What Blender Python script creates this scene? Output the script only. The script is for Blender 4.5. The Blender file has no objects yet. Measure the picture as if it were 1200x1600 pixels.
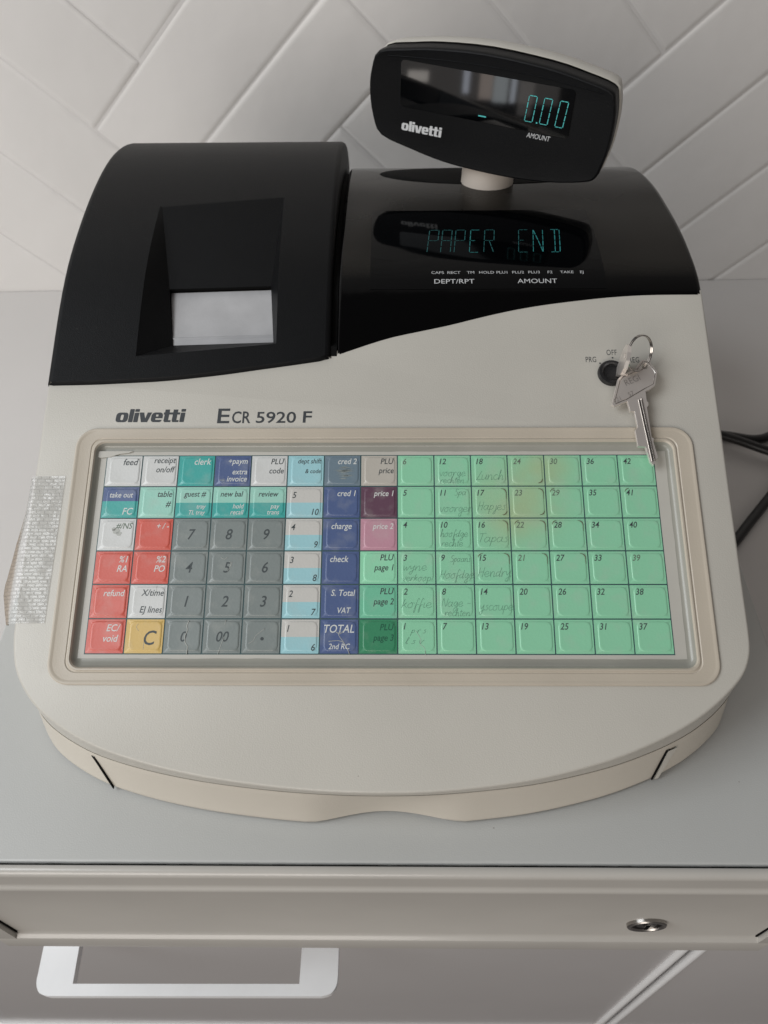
import bpy, bmesh, math, random
from mathutils import Vector, Matrix
random.seed(4)
MM = 0.001
sc = bpy.context.scene
col = sc.collection
# ------------------------------------------------------------------ camera
cam_d = bpy.data.cameras.new("camera"); cam = bpy.data.objects.new("camera", cam_d); col.objects.link(cam)
cam_d.sensor_fit = 'HORIZONTAL'; cam_d.sensor_width = 36; cam_d.lens = 36.75
cam_d.clip_start = 0.01; cam_d.clip_end = 50
def _cam():
    p, y, r = math.radians(50.094), math.radians(-1.187), math.radians(0.969)
    f = Vector((math.sin(y)*math.cos(p), math.cos(y)*math.cos(p), -math.sin(p)))
    rt = Vector((math.cos(y), -math.sin(y), 0)); d = f.cross(rt)
    R = math.cos(r)*rt + math.sin(r)*d; D = -math.sin(r)*rt + math.cos(r)*d
    m = Matrix((( R.x, -D.x, -f.x, 7.963*MM), (R.y, -D.y, -f.y, -237.583*MM), (R.z, -D.z, -f.z, 314.74*MM), (0, 0, 0, 1)))
    cam.matrix_world = m
_cam()
cam_d.dof.use_dof = True; cam_d.dof.focus_distance = 0.40; cam_d.dof.aperture_fstop = 19
sc.camera = cam
# ------------------------------------------------------------------ light
w = bpy.data.worlds.new("World"); sc.world = w; w.use_nodes = True
bg = w.node_tree.nodes["Background"]; bg.inputs[0].default_value = (0.84, 0.78, 0.75, 1); bg.inputs[1].default_value = 0.12
sc.view_settings.view_transform = 'Standard'; sc.view_settings.look = 'None'
sc.view_settings.exposure = 0.0; sc.view_settings.gamma = 1
def area(name, loc, target, sx, sy, power, color, spread=180):
    l = bpy.data.lights.new(name, 'AREA'); l.shape = 'RECTANGLE'; l.size = sx; l.size_y = sy
    l.energy = power; l.color = color; l.spread = math.radians(spread)
    o = bpy.data.objects.new(name, l); col.objects.link(o); o.location = loc
    o.rotation_euler = (Vector(target)-Vector(loc)).to_track_quat('-Z', 'Y').to_euler(); return o
area("window_light", (-1.12, -0.30, 1.12), (0, 0.05, 0), 0.9, 1.0, 17.5, (0.93, 0.97, 1.0))
area("room_light", (-0.9, -2.2, 0.55), (0.0, 0.0, -0.15), 2.2, 1.2, 31, (1.0, 0.94, 0.88))
# small lamps added to put window-like reflections into the customer display's pane
DISP = (0.063, 0.243, 0.118)
for loc, ww, hh, rad, c in (((-1.712, -1.512, -0.617), .022, .085, 5.0, (.80, .86, 1)), ((-1.659, -1.557, -0.630), .046, .085, 2.6, (1, .82, .72)),
                            ((-1.619, -1.589, -0.632), .050, .095, 3.2, (.85, .95, 1)), ((-1.584, -1.617, -0.630), .018, .09, 5.0, (.80, .88, 1)),
                            ((-1.930, -1.480, -0.655), .075, .035, 4.5, (1, .93, .86)), ((-1.560, -1.660, -0.665), .050, .11, .9, (1, .93, .88))):
    area("pane_reflection_lamp", loc, DISP, ww, hh, rad*3.1416*ww*hh, c)
area("pane_sheen_lamp", (-1.80, -1.66, -0.668), DISP, .60, .13, .75*3.1416*.078, (1, .93, .88))  # wide dim lamp added for the floor's sheen reflected in the same pane
# ------------------------------------------------------------------ materials
def mat(name, color, rough=.5, metal=0., spec=.5, coat=0., coat_r=.1, var=0., vscale=20., bump=0., bscale=900., bdist=.0003,
        trans=0., alpha=1., ior=1.5, color2=None, emis=None, estr=0., rvar=0., speck=0., speckc=(.12,.09,.07)):
    m = bpy.data.materials.new(name); m.use_nodes = True; nt = m.node_tree; b = nt.nodes["Principled BSDF"]; L = nt.links
    b.inputs["Base Color"].default_value = (*color, 1); b.inputs["Roughness"].default_value = rough
    b.inputs["Metallic"].default_value = metal; b.inputs["Specular IOR Level"].default_value = spec
    b.inputs["Coat Weight"].default_value = coat; b.inputs["Coat Roughness"].default_value = coat_r
    b.inputs["Transmission Weight"].default_value = trans; b.inputs["Alpha"].default_value = alpha; b.inputs["IOR"].default_value = ior
    if emis: b.inputs["Emission Color"].default_value = (*emis, 1); b.inputs["Emission Strength"].default_value = estr
    geo = nt.nodes.new("ShaderNodeNewGeometry")
    def noise(s, det=3.):
        n = nt.nodes.new("ShaderNodeTexNoise"); n.inputs["Scale"].default_value = s; n.inputs["Detail"].default_value = det
        L.new(geo.outputs["Position"], n.inputs["Vector"]); return n
    out = None
    if var or color2:
        n = noise(vscale); mx = nt.nodes.new("ShaderNodeMix"); mx.data_type = 'RGBA'
        c2 = color2 or tuple(max(0, c*(1-var)) for c in color)
        mx.inputs[6].default_value = (*color, 1); mx.inputs[7].default_value = (*c2, 1)
        mr = nt.nodes.new("ShaderNodeMapRange"); mr.inputs[1].default_value = .35; mr.inputs[2].default_value = .68
        L.new(n.outputs["Fac"], mr.inputs[0]); L.new(mr.outputs[0], mx.inputs[0]); out = mx.outputs[2]
        L.new(out, b.inputs["Base Color"])
    if speck:
        v = nt.nodes.new("ShaderNodeTexVoronoi"); v.inputs["Scale"].default_value = 75; L.new(geo.outputs["Position"], v.inputs["Vector"])
        lt = nt.nodes.new("ShaderNodeMapRange"); lt.inputs[1].default_value = .035; lt.inputs[2].default_value = .02; lt.inputs[3].default_value = 0; lt.inputs[4].default_value = speck
        L.new(v.outputs["Distance"], lt.inputs[0])
        n2 = noise(31.); th = nt.nodes.new("ShaderNodeMath"); th.operation = 'GREATER_THAN'; th.inputs[1].default_value = .56; L.new(n2.outputs["Fac"], th.inputs[0])
        mu = nt.nodes.new("ShaderNodeMath"); mu.operation = 'MULTIPLY'; L.new(lt.outputs[0], mu.inputs[0]); L.new(th.outputs[0], mu.inputs[1])
        m3 = nt.nodes.new("ShaderNodeMix"); m3.data_type = 'RGBA'; m3.inputs[6].default_value = (*color, 1); m3.inputs[7].default_value = (*speckc, 1)
        if out: L.new(out, m3.inputs[6])
        L.new(mu.outputs[0], m3.inputs[0]); L.new(m3.outputs[2], b.inputs["Base Color"])
    if rvar:
        n = noise(vscale*1.7, 6.); mr = nt.nodes.new("ShaderNodeMapRange"); mr.inputs[1].default_value = .3; mr.inputs[2].default_value = .7
        mr.inputs[3].default_value = max(.02, rough-rvar); mr.inputs[4].default_value = rough+rvar
        L.new(n.outputs["Fac"], mr.inputs[0]); L.new(mr.outputs[0], b.inputs["Roughness"])
    if bump:
        n = noise(bscale, 2.); bp = nt.nodes.new("ShaderNodeBump"); bp.inputs["Strength"].default_value = bump; bp.inputs["Distance"].default_value = bdist
        L.new(n.outputs["Fac"], bp.inputs["Height"]); L.new(bp.outputs[0], b.inputs["Normal"])
    return m
M = {}
M['cream'] = mat("cream_plastic", (.53,.51,.46), .40, var=.08, vscale=9, bump=.33, bscale=1600, bdist=.0003, speck=.6, rvar=.06)
M['cream_lo'] = mat("cream_plastic_lower", (.58,.54,.47), .45, var=.06, vscale=12, bump=.3, bscale=1500, bdist=.0002)
M['silicone'] = mat("yellowed_silicone", (.51,.455,.375), .38, coat=.15, coat_r=.3, var=.12, vscale=14, bump=.25, bscale=1300, bdist=.0002, speck=.5)
M['silicone_grey'] = mat("grey_silicone_channel", (.33,.325,.285), .3, coat=.2, coat_r=.25, var=.10, vscale=30)
M['paper'] = mat("sheet_border_paper", (.50,.485,.44), .5, coat=.2, coat_r=.3, var=.06, vscale=30)
M['blackmatte'] = mat("black_textured_plastic", (.0036,.0040,.0048), .46, spec=.16, bump=.6, bscale=1900, bdist=.0003, var=.3, vscale=12, speck=.5, speckc=(.11,.11,.10))
M['blackgloss'] = mat("black_gloss_acrylic", (.0015,.0015,.0017), .12, spec=.13)
M['blackpane'] = mat("dark_display_pane", (.0012,.0015,.002), .035, spec=.42)
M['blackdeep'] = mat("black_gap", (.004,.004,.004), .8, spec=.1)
M['rollpaper'] = mat("grey_printer_plate", (.46,.46,.47), .35, var=.12, vscale=60, bump=.2, bscale=500)
M['ink'] = mat("dark_grey_ink", (.035,.04,.045), .5)
M['keyink'] = mat("key_print_dark", (.05,.062,.065), .45)
M['keyink_faded'] = mat("key_print_faded", (.13,.17,.13), .45)
M['keyinkw'] = mat("key_print_white", (.62,.64,.62), .45)
M['keyinkg'] = mat("key_print_green", (.012,.10,.055), .45)
M['pencil'] = mat("pencil", (.10,.22,.16), .5)
M['whiteink'] = mat("white_ink", (.55,.56,.57), .5)
M['vfd'] = mat("vfd_segment", (.01,.05,.05), .4, emis=(.10,.62,.60), estr=.55)
M['vfd_dim'] = mat("vfd_segment_dim", (.01,.05,.05), .4, emis=(.05,.42,.42), estr=.33)
M['vfd_faint'] = mat("vfd_segment_faint", (.01,.05,.05), .4, emis=(.04,.30,.31), estr=.17)
M['steel'] = mat("nickel_key", (.82,.765,.72), .34, metal=.72, var=.04, vscale=60)
M['ring'] = mat("ring_steel", (.58,.55,.52), .16, metal=1)
M['lockblack'] = mat("lock_black", (.012,.012,.013), .25)
M['drawer'] = mat("drawer_top_metal", (.50,.505,.49), .36, var=.04, vscale=10, bump=.35, bscale=1400, bdist=.0002, speck=.5)
M['drawerf'] = mat("drawer_front_plastic", (.50,.48,.445), .26, coat=.3, coat_r=.16, var=.06, vscale=14, bump=.15, bscale=1400, bdist=.00015)
M['counter'] = mat("white_laminate_counter", (.63,.605,.585), .34, var=.05, vscale=5, bump=.2, bscale=900, bdist=.0002, speck=.4)
M['cabinet'] = mat("white_cabinet_paint", (.60,.58,.58), .24, coat=.4, coat_r=.15, var=.05, vscale=4)
M['handle'] = mat("white_handle_enamel", (.88,.89,.90), .4, var=.03, vscale=60)
M['tile'] = mat("white_wall_tile", (.71,.69,.67), .33, var=.06, vscale=5, bump=.6, bscale=26, bdist=.0016)
M['grout'] = mat("pale_grout", (.62,.60,.585), .8, bump=.5, bscale=300)
M['cable'] = mat("black_cable", (.012,.011,.011), .38)
M['chrome'] = mat("chrome", (.42,.40,.38), .27, metal=1)
M['poleplastic'] = mat("pole_plastic", (.52,.47,.42), .45)
M['crack'] = mat("cracked_silicone", (.42,.43,.40), .4)
M['grime'] = mat("grime", (.13,.10,.06), .7)
M['sheetline'] = mat("dark_teal_print", (.045,.095,.10), .45)

# key colours -------------------------------------------------------------------------------------
def keymat(name, c, c2=None, thr=0., stain=True):
    m = bpy.data.materials.new(name); m.use_nodes = True; nt = m.node_tree; b = nt.nodes["Principled BSDF"]; L = nt.links
    N = nt.nodes.new
    b.inputs["Roughness"].default_value = .42; b.inputs["Coat Weight"].default_value = .4; b.inputs["Coat Roughness"].default_value = .22
    cur = None
    rgb = N("ShaderNodeRGB"); rgb.outputs[0].default_value = (*c, 1); cur = rgb.outputs[0]
    if c2:
        tc = N("ShaderNodeTexCoord"); sp = N("ShaderNodeSeparateXYZ"); L.new(tc.outputs["Object"], sp.inputs[0])
        g = N("ShaderNodeMath"); g.operation = 'LESS_THAN'; g.inputs[1].default_value = thr*MM; L.new(sp.outputs[1], g.inputs[0])
        mx = N("ShaderNodeMix"); mx.data_type = 'RGBA'; L.new(g.outputs[0], mx.inputs[0]); L.new(cur, mx.inputs[6]); mx.inputs[7].default_value = (*c2, 1); cur = mx.outputs[2]
    geo = N("ShaderNodeNewGeometry")
    if stain:                                  # brown tea-like stain on the sheet, round keys 22, 23, 29, 30
        n = N("ShaderNodeTexNoise"); n.inputs["Scale"].default_value = 45; n.inputs["Detail"].default_value = 4; L.new(geo.outputs["Position"], n.inputs["Vector"])
        tot = None
        for (x, y, z, r) in ((66*MM, 17*MM, 7*MM, 24*MM), (86*MM, 38*MM, 16*MM, 22*MM), (72*MM, 26*MM, 10*MM, 34*MM)):
            d = N("ShaderNodeVectorMath"); d.operation = 'DISTANCE'; L.new(geo.outputs["Position"], d.inputs[0]); d.inputs[1].default_value = (x, y, z)
            r_ = N("ShaderNodeMapRange"); r_.interpolation_type = 'SMOOTHSTEP'; r_.inputs[1].default_value = r; r_.inputs[2].default_value = r*.15; r_.inputs[3].default_value = 0; r_.inputs[4].default_value = .52
            L.new(d.outputs["Value"], r_.inputs[0])
            if tot is None: tot = r_.outputs[0]
            else:
                a = N("ShaderNodeMath"); a.operation = 'MAXIMUM'; L.new(tot, a.inputs[0]); L.new(r_.outputs[0], a.inputs[1]); tot = a.outputs[0]
        nr = N("ShaderNodeMapRange"); nr.inputs[1].default_value = .3; nr.inputs[2].default_value = .6; nr.inputs[3].default_value = .55; nr.inputs[4].default_value = 1.1; L.new(n.outputs["Fac"], nr.inputs[0])
        mu = N("ShaderNodeMath"); mu.operation = 'MULTIPLY'; L.new(tot, mu.inputs[0]); L.new(nr.outputs[0], mu.inputs[1])
        mx = N("ShaderNodeMix"); mx.data_type = 'RGBA'; L.new(mu.outputs[0], mx.inputs[0]); L.new(cur, mx.inputs[6]); mx.inputs[7].default_value = (.42, .43, .22, 1); cur = mx.outputs[2]
    # hazy wear of the silicone over each key
    n = N("ShaderNodeTexNoise"); n.inputs["Scale"].default_value = 110; n.inputs["Detail"].default_value = 5; L.new(geo.outputs["Position"], n.inputs["Vector"])
    r_ = N("ShaderNodeMapRange"); r_.inputs[1].default_value = .5; r_.inputs[2].default_value = .75; r_.inputs[3].default_value = .04; r_.inputs[4].default_value = .24; L.new(n.outputs["Fac"], r_.inputs[0])
    mx = N("ShaderNodeMix"); mx.data_type = 'RGBA'; L.new(r_.outputs[0], mx.inputs[0]); L.new(cur, mx.inputs[6]); mx.inputs[7].default_value = (.46, .46, .42, 1); cur = mx.outputs[2]
    L.new(cur, b.inputs["Base Color"])
    n3 = N("ShaderNodeTexNoise"); n3.inputs["Scale"].default_value = 800; L.new(geo.outputs["Position"], n3.inputs["Vector"])
    bp = N("ShaderNodeBump"); bp.inputs["Strength"].default_value = .25; bp.inputs["Distance"].default_value = .0002; L.new(n3.outputs["Fac"], bp.inputs["Height"]); L.new(bp.outputs[0], b.inputs["Normal"])
    return m
WHT=(.60,.61,.60); TEAL=(.03,.36,.33); NAVY=(.055,.095,.235); MINT=(.30,.60,.50); LBLUE=(.31,.57,.62); RED=(.60,.09,.06); GREY=(.185,.215,.21)
YEL=(.62,.42,.12); PURP=(.10,.035,.07); PINK=(.50,.25,.32); GRN=(.25,.60,.38); GRN1=(.27,.66,.42); GRN2=(.15,.50,.32); GRN3=(.018,.22,.10); HAZE=(.13,.19,.24); BEIGE=(.46,.43,.38)
K = {'W':keymat("key_white",WHT), 'T':keymat("key_teal",TEAL), 'N':keymat("key_navy",NAVY), 'M':keymat("key_mint",MINT), 'L':keymat("key_light_blue",LBLUE),
     'R':keymat("key_red",RED), 'G':keymat("key_grey",GREY), 'Y':keymat("key_yellow",YEL), 'P':keymat("key_purple",PURP), 'K':keymat("key_pink",PINK),
     'g':keymat("key_green",GRN), '1':keymat("key_page_green",GRN1), '2':keymat("key_mid_green",GRN2), '3':keymat("key_dark_green",GRN3), 'H':keymat("key_hazy_navy",HAZE),
     'B':keymat("key_beige",BEIGE), 'NT':keymat("key_navy_teal",NAVY,TEAL,.6), 'MT':keymat("key_mint_teal",MINT,TEAL,-.3), 'WL':keymat("key_white_blue",(.55,.54,.51),LBLUE,-.3)}
# ------------------------------------------------------------------ helpers
def mesh_data(name, V, F, mats, mi=None, smooth=False, off=(0,0,0)):
    me = bpy.data.meshes.new(name)
    me.from_pydata([((v[0]-off[0])*MM, (v[1]-off[1])*MM, (v[2]-off[2])*MM) for v in V], [], F)
    for m in (mats if isinstance(mats, (list, tuple)) else [mats]): me.materials.append(m)
    if mi: me.polygons.foreach_set("material_index", mi)
    if smooth: me.polygons.foreach_set("use_smooth", [True]*len(me.polygons))
    me.validate(); me.update(); return me
def fixn(me):
    bm = bmesh.new(); bm.from_mesh(me); bmesh.ops.recalc_face_normals(bm, faces=bm.faces); bm.to_mesh(me); bm.free()
def link(name, me, parent=None, loc=(0,0,0)):
    o = bpy.data.objects.new(name, me); col.objects.link(o); o.location = Vector(loc)*MM
    if parent: o.parent = parent
    return o
def obj(name, V, F, mats, parent=None, smooth=False, mi=None, norm=True, sharp=35):
    off = tuple(parent['o']) if parent is not None and 'o' in parent else (0,0,0)
    me = mesh_data(name, V, F, mats, mi, smooth, off)
    if norm: fixn(me)
    if smooth: me.set_sharp_from_angle(angle=math.radians(sharp))
    o = link(name, me, parent); o['o'] = off; return o
def thing(name, label, cat, loc=(0,0,0), group=None):
    o = bpy.data.objects.new(name, None); col.objects.link(o); o.location = Vector(loc)*MM; o.empty_display_size = .02
    o['label'] = label; o['category'] = cat; o['o'] = tuple(loc)
    if group: o['group'] = group
    return o
def tag(o, label, cat, group=None):
    o['label'] = label; o['category'] = cat
    if group: o['group'] = group
    return o
class G:
    def __init__(s): s.V=[]; s.F=[]; s.mi=[]
    def add(s, V, F, k=0):
        n=len(s.V); s.V+=[tuple(v) for v in V]; s.F+=[tuple(i+n for i in f) for f in F]; s.mi+=[k]*len(F)
    def box(s, a, b, k=0):
        x0,y0,z0=a; x1,y1,z1=b
        s.add([(x0,y0,z0),(x1,y0,z0),(x1,y1,z0),(x0,y1,z0),(x0,y0,z1),(x1,y0,z1),(x1,y1,z1),(x0,y1,z1)],
              [(0,3,2,1),(4,5,6,7),(0,1,5,4),(1,2,6,5),(2,3,7,6),(3,0,4,7)],k)
    def loft(s, rings, closed=True, k=0, cap0=False, cap1=False):
        n=len(rings[0]); V=[p for r in rings for p in r]; F=[]
        for i in range(len(rings)-1):
            kk = i
            for j in range(n if closed else n-1):
                F.append((i*n+j, i*n+(j+1)%n, (i+1)*n+(j+1)%n, (i+1)*n+j))
        if cap0: F.append(tuple(range(n))[::-1])
        if cap1: F.append(tuple((len(rings)-1)*n+j for j in range(n)))
        s.add(V,F,k)
    def tube(s, pts, r, seg=10, k=0, cap=True):
        pts=[Vector(p) for p in pts]; rings=[]; up=Vector((0,0,1)); prev=None
        for i,p in enumerate(pts):
            t=(pts[min(i+1,len(pts)-1)]-pts[max(i-1,0)]).normalized()
            if prev is None: a=t.orthogonal().normalized()
            else: a=(prev-t*prev.dot(t)).normalized()
            prev=a; b=t.cross(a); rr=r(i/(len(pts)-1)) if callable(r) else r
            rings.append([p+rr*(math.cos(2*math.pi*j/seg)*a+math.sin(2*math.pi*j/seg)*b) for j in range(seg)])
        s.loft(rings,True,k,cap,cap)
    def build(s, name, mats, parent=None, smooth=False, norm=True, sharp=35):
        return obj(name, s.V, s.F, mats, parent, smooth, s.mi, norm, sharp)
def rr(cx, cy, hw, hh, r, n=6):
    P=[]
    for (sx,sy,a0) in ((1,1,0),(-1,1,90),(-1,-1,180),(1,-1,270)):
        for i in range(n+1):
            a=math.radians(a0+90*i/n); P.append((cx+sx*(hw-r)+r*math.cos(a), cy+sy*(hh-r)+r*math.sin(a)))
    return P
def spline(pts, n=8, closed=False):
    P=[Vector(p) for p in pts]; out=[]; m=len(P)
    for i in range(m if closed else m-1):
        g=lambda k: P[k%m] if closed else P[max(0,min(m-1,k))]
        a,b,c,d=g(i-1),g(i),g(i+1),g(i+2)
        for j in range(n):
            t=j/n; out.append(.5*((2*b)+(-a+c)*t+(2*a-5*b+4*c-d)*t*t+(-a+3*b-3*c+d)*t**3))
    if not closed: out.append(P[-1])
    return out
SL = math.radians(22.3615); CS, SN, TN = math.cos(SL), math.sin(SL), math.tan(SL)
def S(u, v, h=0.): return (u, v*CS-h*SN, v*SN+h*CS)         # keyboard slope frame -> world (mm)
def pch(pts):
    x=[p[0] for p in pts]; y=[p[1] for p in pts]; n=len(x)
    h=[x[i+1]-x[i] for i in range(n-1)]; d=[(y[i+1]-y[i])/h[i] for i in range(n-1)]
    m=[TN]+[(d[i-1]*h[i]+d[i]*h[i-1])/(h[i-1]+h[i]) for i in range(1,n-1)]+[d[-1]]
    def f(Y):
        if Y<=x[0]: return y[0]+TN*(Y-x[0])
        if Y>=x[-1]: return y[-1]+m[-1]*(Y-x[-1])
        i=max(k for k in range(n-1) if x[k]<=Y); u=(Y-x[i])/h[i]
        return (2*u**3-3*u*u+1)*y[i]+(u**3-2*u*u+u)*h[i]*m[i]+(-2*u**3+3*u*u)*y[i+1]+(u**3-u*u)*h[i]*m[i+1]
    return f
C0 = 2/CS
ZR = pch([(136,136*TN+C0),(173,63.5),(195,63.3),(223,61),(250,57.8),(274,53),(297,46.5),(320,37),(332,30),(345,19)])
ZL = pch([(110,110*TN+C0+2.5),(158,66),(185,70.5),(229,74),(251,73.8),(272,71.8),(294,67),(315,59.5),(331,51),(345,39),(352,28)])
def lerp(a,b,t): return a+(b-a)*t
def interp(pts, x):
    if x<=pts[0][0]: return pts[0][1]
    for (a,b),(c,d) in zip(pts,pts[1:]):
        if x<=c: return b+(d-b)*(x-a)/(c-a)
    return pts[-1][1]
# text ------------------------------------------------------------------
_tc={}
def text2d(s, cap=3., shear=0., bold=0., wid=1., gap=1.):
    key=(s,cap,shear,bold,wid,gap)
    if key in _tc: return _tc[key]
    c=bpy.data.curves.new("t",'FONT'); c.body=s; c.size=1; c.shear=shear; c.offset=bold; c.resolution_u=3; c.space_character=gap; c.space_line=.8
    o=bpy.data.objects.new("t",c); col.objects.link(o); dg=bpy.context.evaluated_depsgraph_get(); me=bpy.data.meshes.new_from_object(o.evaluated_get(dg))
    k=cap/.70
    V=[(v.co.x*k*wid, v.co.y*k) for v in me.vertices]; F=[tuple(p.vertices) for p in me.polygons]
    bpy.data.objects.remove(o); bpy.data.curves.remove(c); bpy.data.meshes.remove(me)
    if V: x0=min(v[0] for v in V); V=[(v[0]-x0,v[1]) for v in V]
    W=max(v[0] for v in V) if V else 0
    _tc[key]=(V,F,W); return _tc[key]
def curve_fill(loops):
    c=bpy.data.curves.new("t",'CURVE'); c.dimensions='2D'; c.fill_mode='FRONT'
    for lp in loops:
        s=c.splines.new('POLY'); s.points.add(len(lp)-1); s.use_cyclic_u=True
        for i,(x,y) in enumerate(lp): s.points[i].co=(x,y,0,1)
    o=bpy.data.objects.new("t",c); col.objects.link(o); dg=bpy.context.evaluated_depsgraph_get(); me=bpy.data.meshes.new_from_object(o.evaluated_get(dg))
    V=[(v.co.x,v.co.y) for v in me.vertices]; F=[tuple(p.vertices) for p in me.polygons]
    bpy.data.objects.remove(o); bpy.data.curves.remove(c); bpy.data.meshes.remove(me); return V,F
def logo2d(W, H):
    """heavy connected lower-case word mark"""
    L=[]; x=0
    def R(x0,y0,x1,y1,r=.06):
        L.append([(a,b) for a,b in rr((x0+x1)/2,(y0+y1)/2,(x1-x0)/2,(y1-y0)/2,r,3)])
    def hole(x0,y0,x1,y1,r=.08): L.append(rr((x0+x1)/2,(y0+y1)/2,(x1-x0)/2,(y1-y0)/2,r,3)[::-1])
    R(0,0,1.12,1,.3); hole(.43,.22,.69,.78,.1)
    R(1.18,0,1.6,1.36)
    R(1.66,0,2.08,.98); R(1.66,1.07,2.08,1.36)
    L.append([(2.1,1),(2.52,1),(2.72,.38),(2.86,1),(3.26,1),(2.98,0),(2.40,0)])
    L.append([(3.26,.3),(3.26,.7),(3.34,.9),(3.52,1),(4.06,1),(4.24,.9),(4.32,.7),(4.32,.40),(3.68,.40),(3.68,.24),(4.28,.24),(4.25,.08),(4.1,0),(3.5,0),(3.33,.1)])
    L.append([(3.68,.58),(3.9,.58),(3.9,.78),(3.68,.78)][::-1])
    L.append([(4.36,.78),(4.46,.78),(4.46,.12),(4.56,0),(5.12,0),(5.12,.2),(4.88,.2),(4.88,.78),(5.22,.78),(5.22,.12),(5.32,0),(5.86,0),(5.86,.2),(5.64,.2),(5.64,.78),(5.88,.78),(5.88,1),(5.64,1),(5.64,1.3),(5.22,1.3),(5.22,1),(4.88,1),(4.88,1.3),(4.46,1.3),(4.46,1),(4.36,1)])
    R(5.94,0,6.36,.98); R(5.94,1.07,6.36,1.36)
    V,F=curve_fill(L)
    V=[((a+b*.10)/6.48*W, b/1.36*H) for a,b in V]
    return V,F
def put(V2,F,fn,x0,y0): return [fn(x0+a,y0+b) for a,b in V2],F
# ------------------------------------------------------------------ the wall
WY=math.radians(1.147); WX=Vector((math.cos(WY),math.sin(WY),0)); WN=Vector((-math.sin(WY),math.cos(WY),0)); WC=532.7; CZ=-204.
wall=G()
def wp(a,z,d=0): p=WX*a+WN*(WC+d); return (p.x,p.y,z)
wall.add([wp(-1500,-1000,1.3),wp(1500,-1000,1.3),wp(1500,1500,1.3),wp(-1500,1500,1.3),wp(-1500,-1000,80),wp(1500,-1000,80),wp(1500,1500,80),wp(-1500,1500,80)],
         [(0,1,2,3),(7,6,5,4),(0,4,5,1),(3,2,6,7),(0,3,7,4),(1,5,6,2)])
wallo=wall.build("wall",M['grout']); wallo['kind']='structure'
def tilemesh(name,L,W):
    g=G(); gp=.7; n=0
    rings=[]
    for (ins,h) in ((0,-5),(0,-1.25),(1.2,-.75),(2.6,-.25),(5,0)):
        rings.append([(x,y,h) for x,y in rr(0,0,L/2-gp-ins,W/2-gp-ins,max(.5,1.6-ins*.2),2)])
    g.loft(rings,True,0,False,True)
    me=mesh_data(name,g.V,g.F,M['tile'],None,True); fixn(me); me.set_sharp_from_angle(angle=math.radians(50)); return me
TL=tilemesh("tile",336,84)
def place_tile(d1,d2,ori):          # centre in rotated wall coordinates
    a=(d2-d1)/2**.5; z=(d1+d2)/2**.5
    if abs(a)>1000 or z>600 or z<-370: return
    o=bpy.data.objects.new("tile",TL); col.objects.link(o); o.parent=wallo
    p=WX*a+WN*(WC+random.uniform(-.35,.35)); o.location=Vector((p.x,p.y,z))*MM
    ax=(WX*math.cos(math.radians(45*ori))+Vector((0,0,1))*math.sin(math.radians(45*ori)))
    nz=-WN; ay=nz.cross(ax)
    m=Matrix((ax,ay,nz)).transposed()
    m=m@Matrix.Rotation(random.uniform(-.006,.006),3,'X')@Matrix.Rotation(random.uniform(-.0025,.0025),3,'Y')
    o.rotation_euler=m.to_euler()
for r in range(-14,16):
    for k in range(-4,5):
        st=-210+84*(r-1)+672*k
        place_tile(5+84*r+42, st+168, 1)
for c in range(-16,20):
    for k in range(-4,5):
        lo=89+84*(c-7)+672*k
        place_tile(lo+168, -210+84*c+42, -1)
# ------------------------------------------------------------------ cabinet and counter
cab=thing("kitchen_cabinet","white cabinet and counter under the cash drawer, with a flat white bracket handle","cabinet",(0,200,-204))
g=G()
def byw(x,d): p=WX*x+WN*(WC+d); return p
cy=WC-1.2
g.add([(-1400,-108,CZ),(1400,-108,CZ),(1400,WX.y*1400+cy,CZ),(-1400,-WX.y*1400+cy,CZ),(-1400,-108,CZ-30),(1400,-108,CZ-30),(1400,WX.y*1400+cy,CZ-30),(-1400,-WX.y*1400+cy,CZ-30)],
      [(0,1,2,3),(7,6,5,4),(0,4,5,1),(3,2,6,7),(0,3,7,4),(1,5,6,2)])
g.build("countertop",M['counter'],cab)
g=G(); g.box((-1400,-90,-900),(1400,420,-236)); g.build("carcass",M['cabinet'],cab)
def door(x0a,x1a,x0b,x1b,zt,zb,name="door"):
    # slab with rounded vertical edges; top edge and bottom edge may differ by the door's slight sag
    g=G(); rings=[]
    for z,f in ((zt,0),(zb,1)):
        a=lerp(x0a,x0b,f); b=lerp(x1a,x1b,f); R=9; ring=[]
        ring+=[(a,-92,z)]
        for i in range(7): t=math.radians(i*15); ring.append((a+R-R*math.cos(t),-107-R*math.sin(t),z))
        for i in range(7): t=math.radians(90-i*15); ring.append((b-R+R*math.cos(t),-107-R*math.sin(t),z))
        ring+=[(b,-92,z)]; rings.append(ring)
    g.loft(rings,True,0,True,True); g.build(name,M['cabinet'],cab,True)
door(-700,215.5,-700,235.5,-237,-722); door(219,800,241,800,-237,-722)
for a,b in ((211.0,230.2),(223.4,244.2)):  # white beads added as the bright highlights along the rounded door edges
    g=G(); g.tube([(a,-115.2,-238),(b,-115.2,-721.6)],3.4,14); g.build('edge_highlight',M['handle'],cab,True)
g=G(); g.box((-1400,-119,-800),(1400,-92,-722.6)); g.build("plinth",M['handle'],cab)
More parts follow.
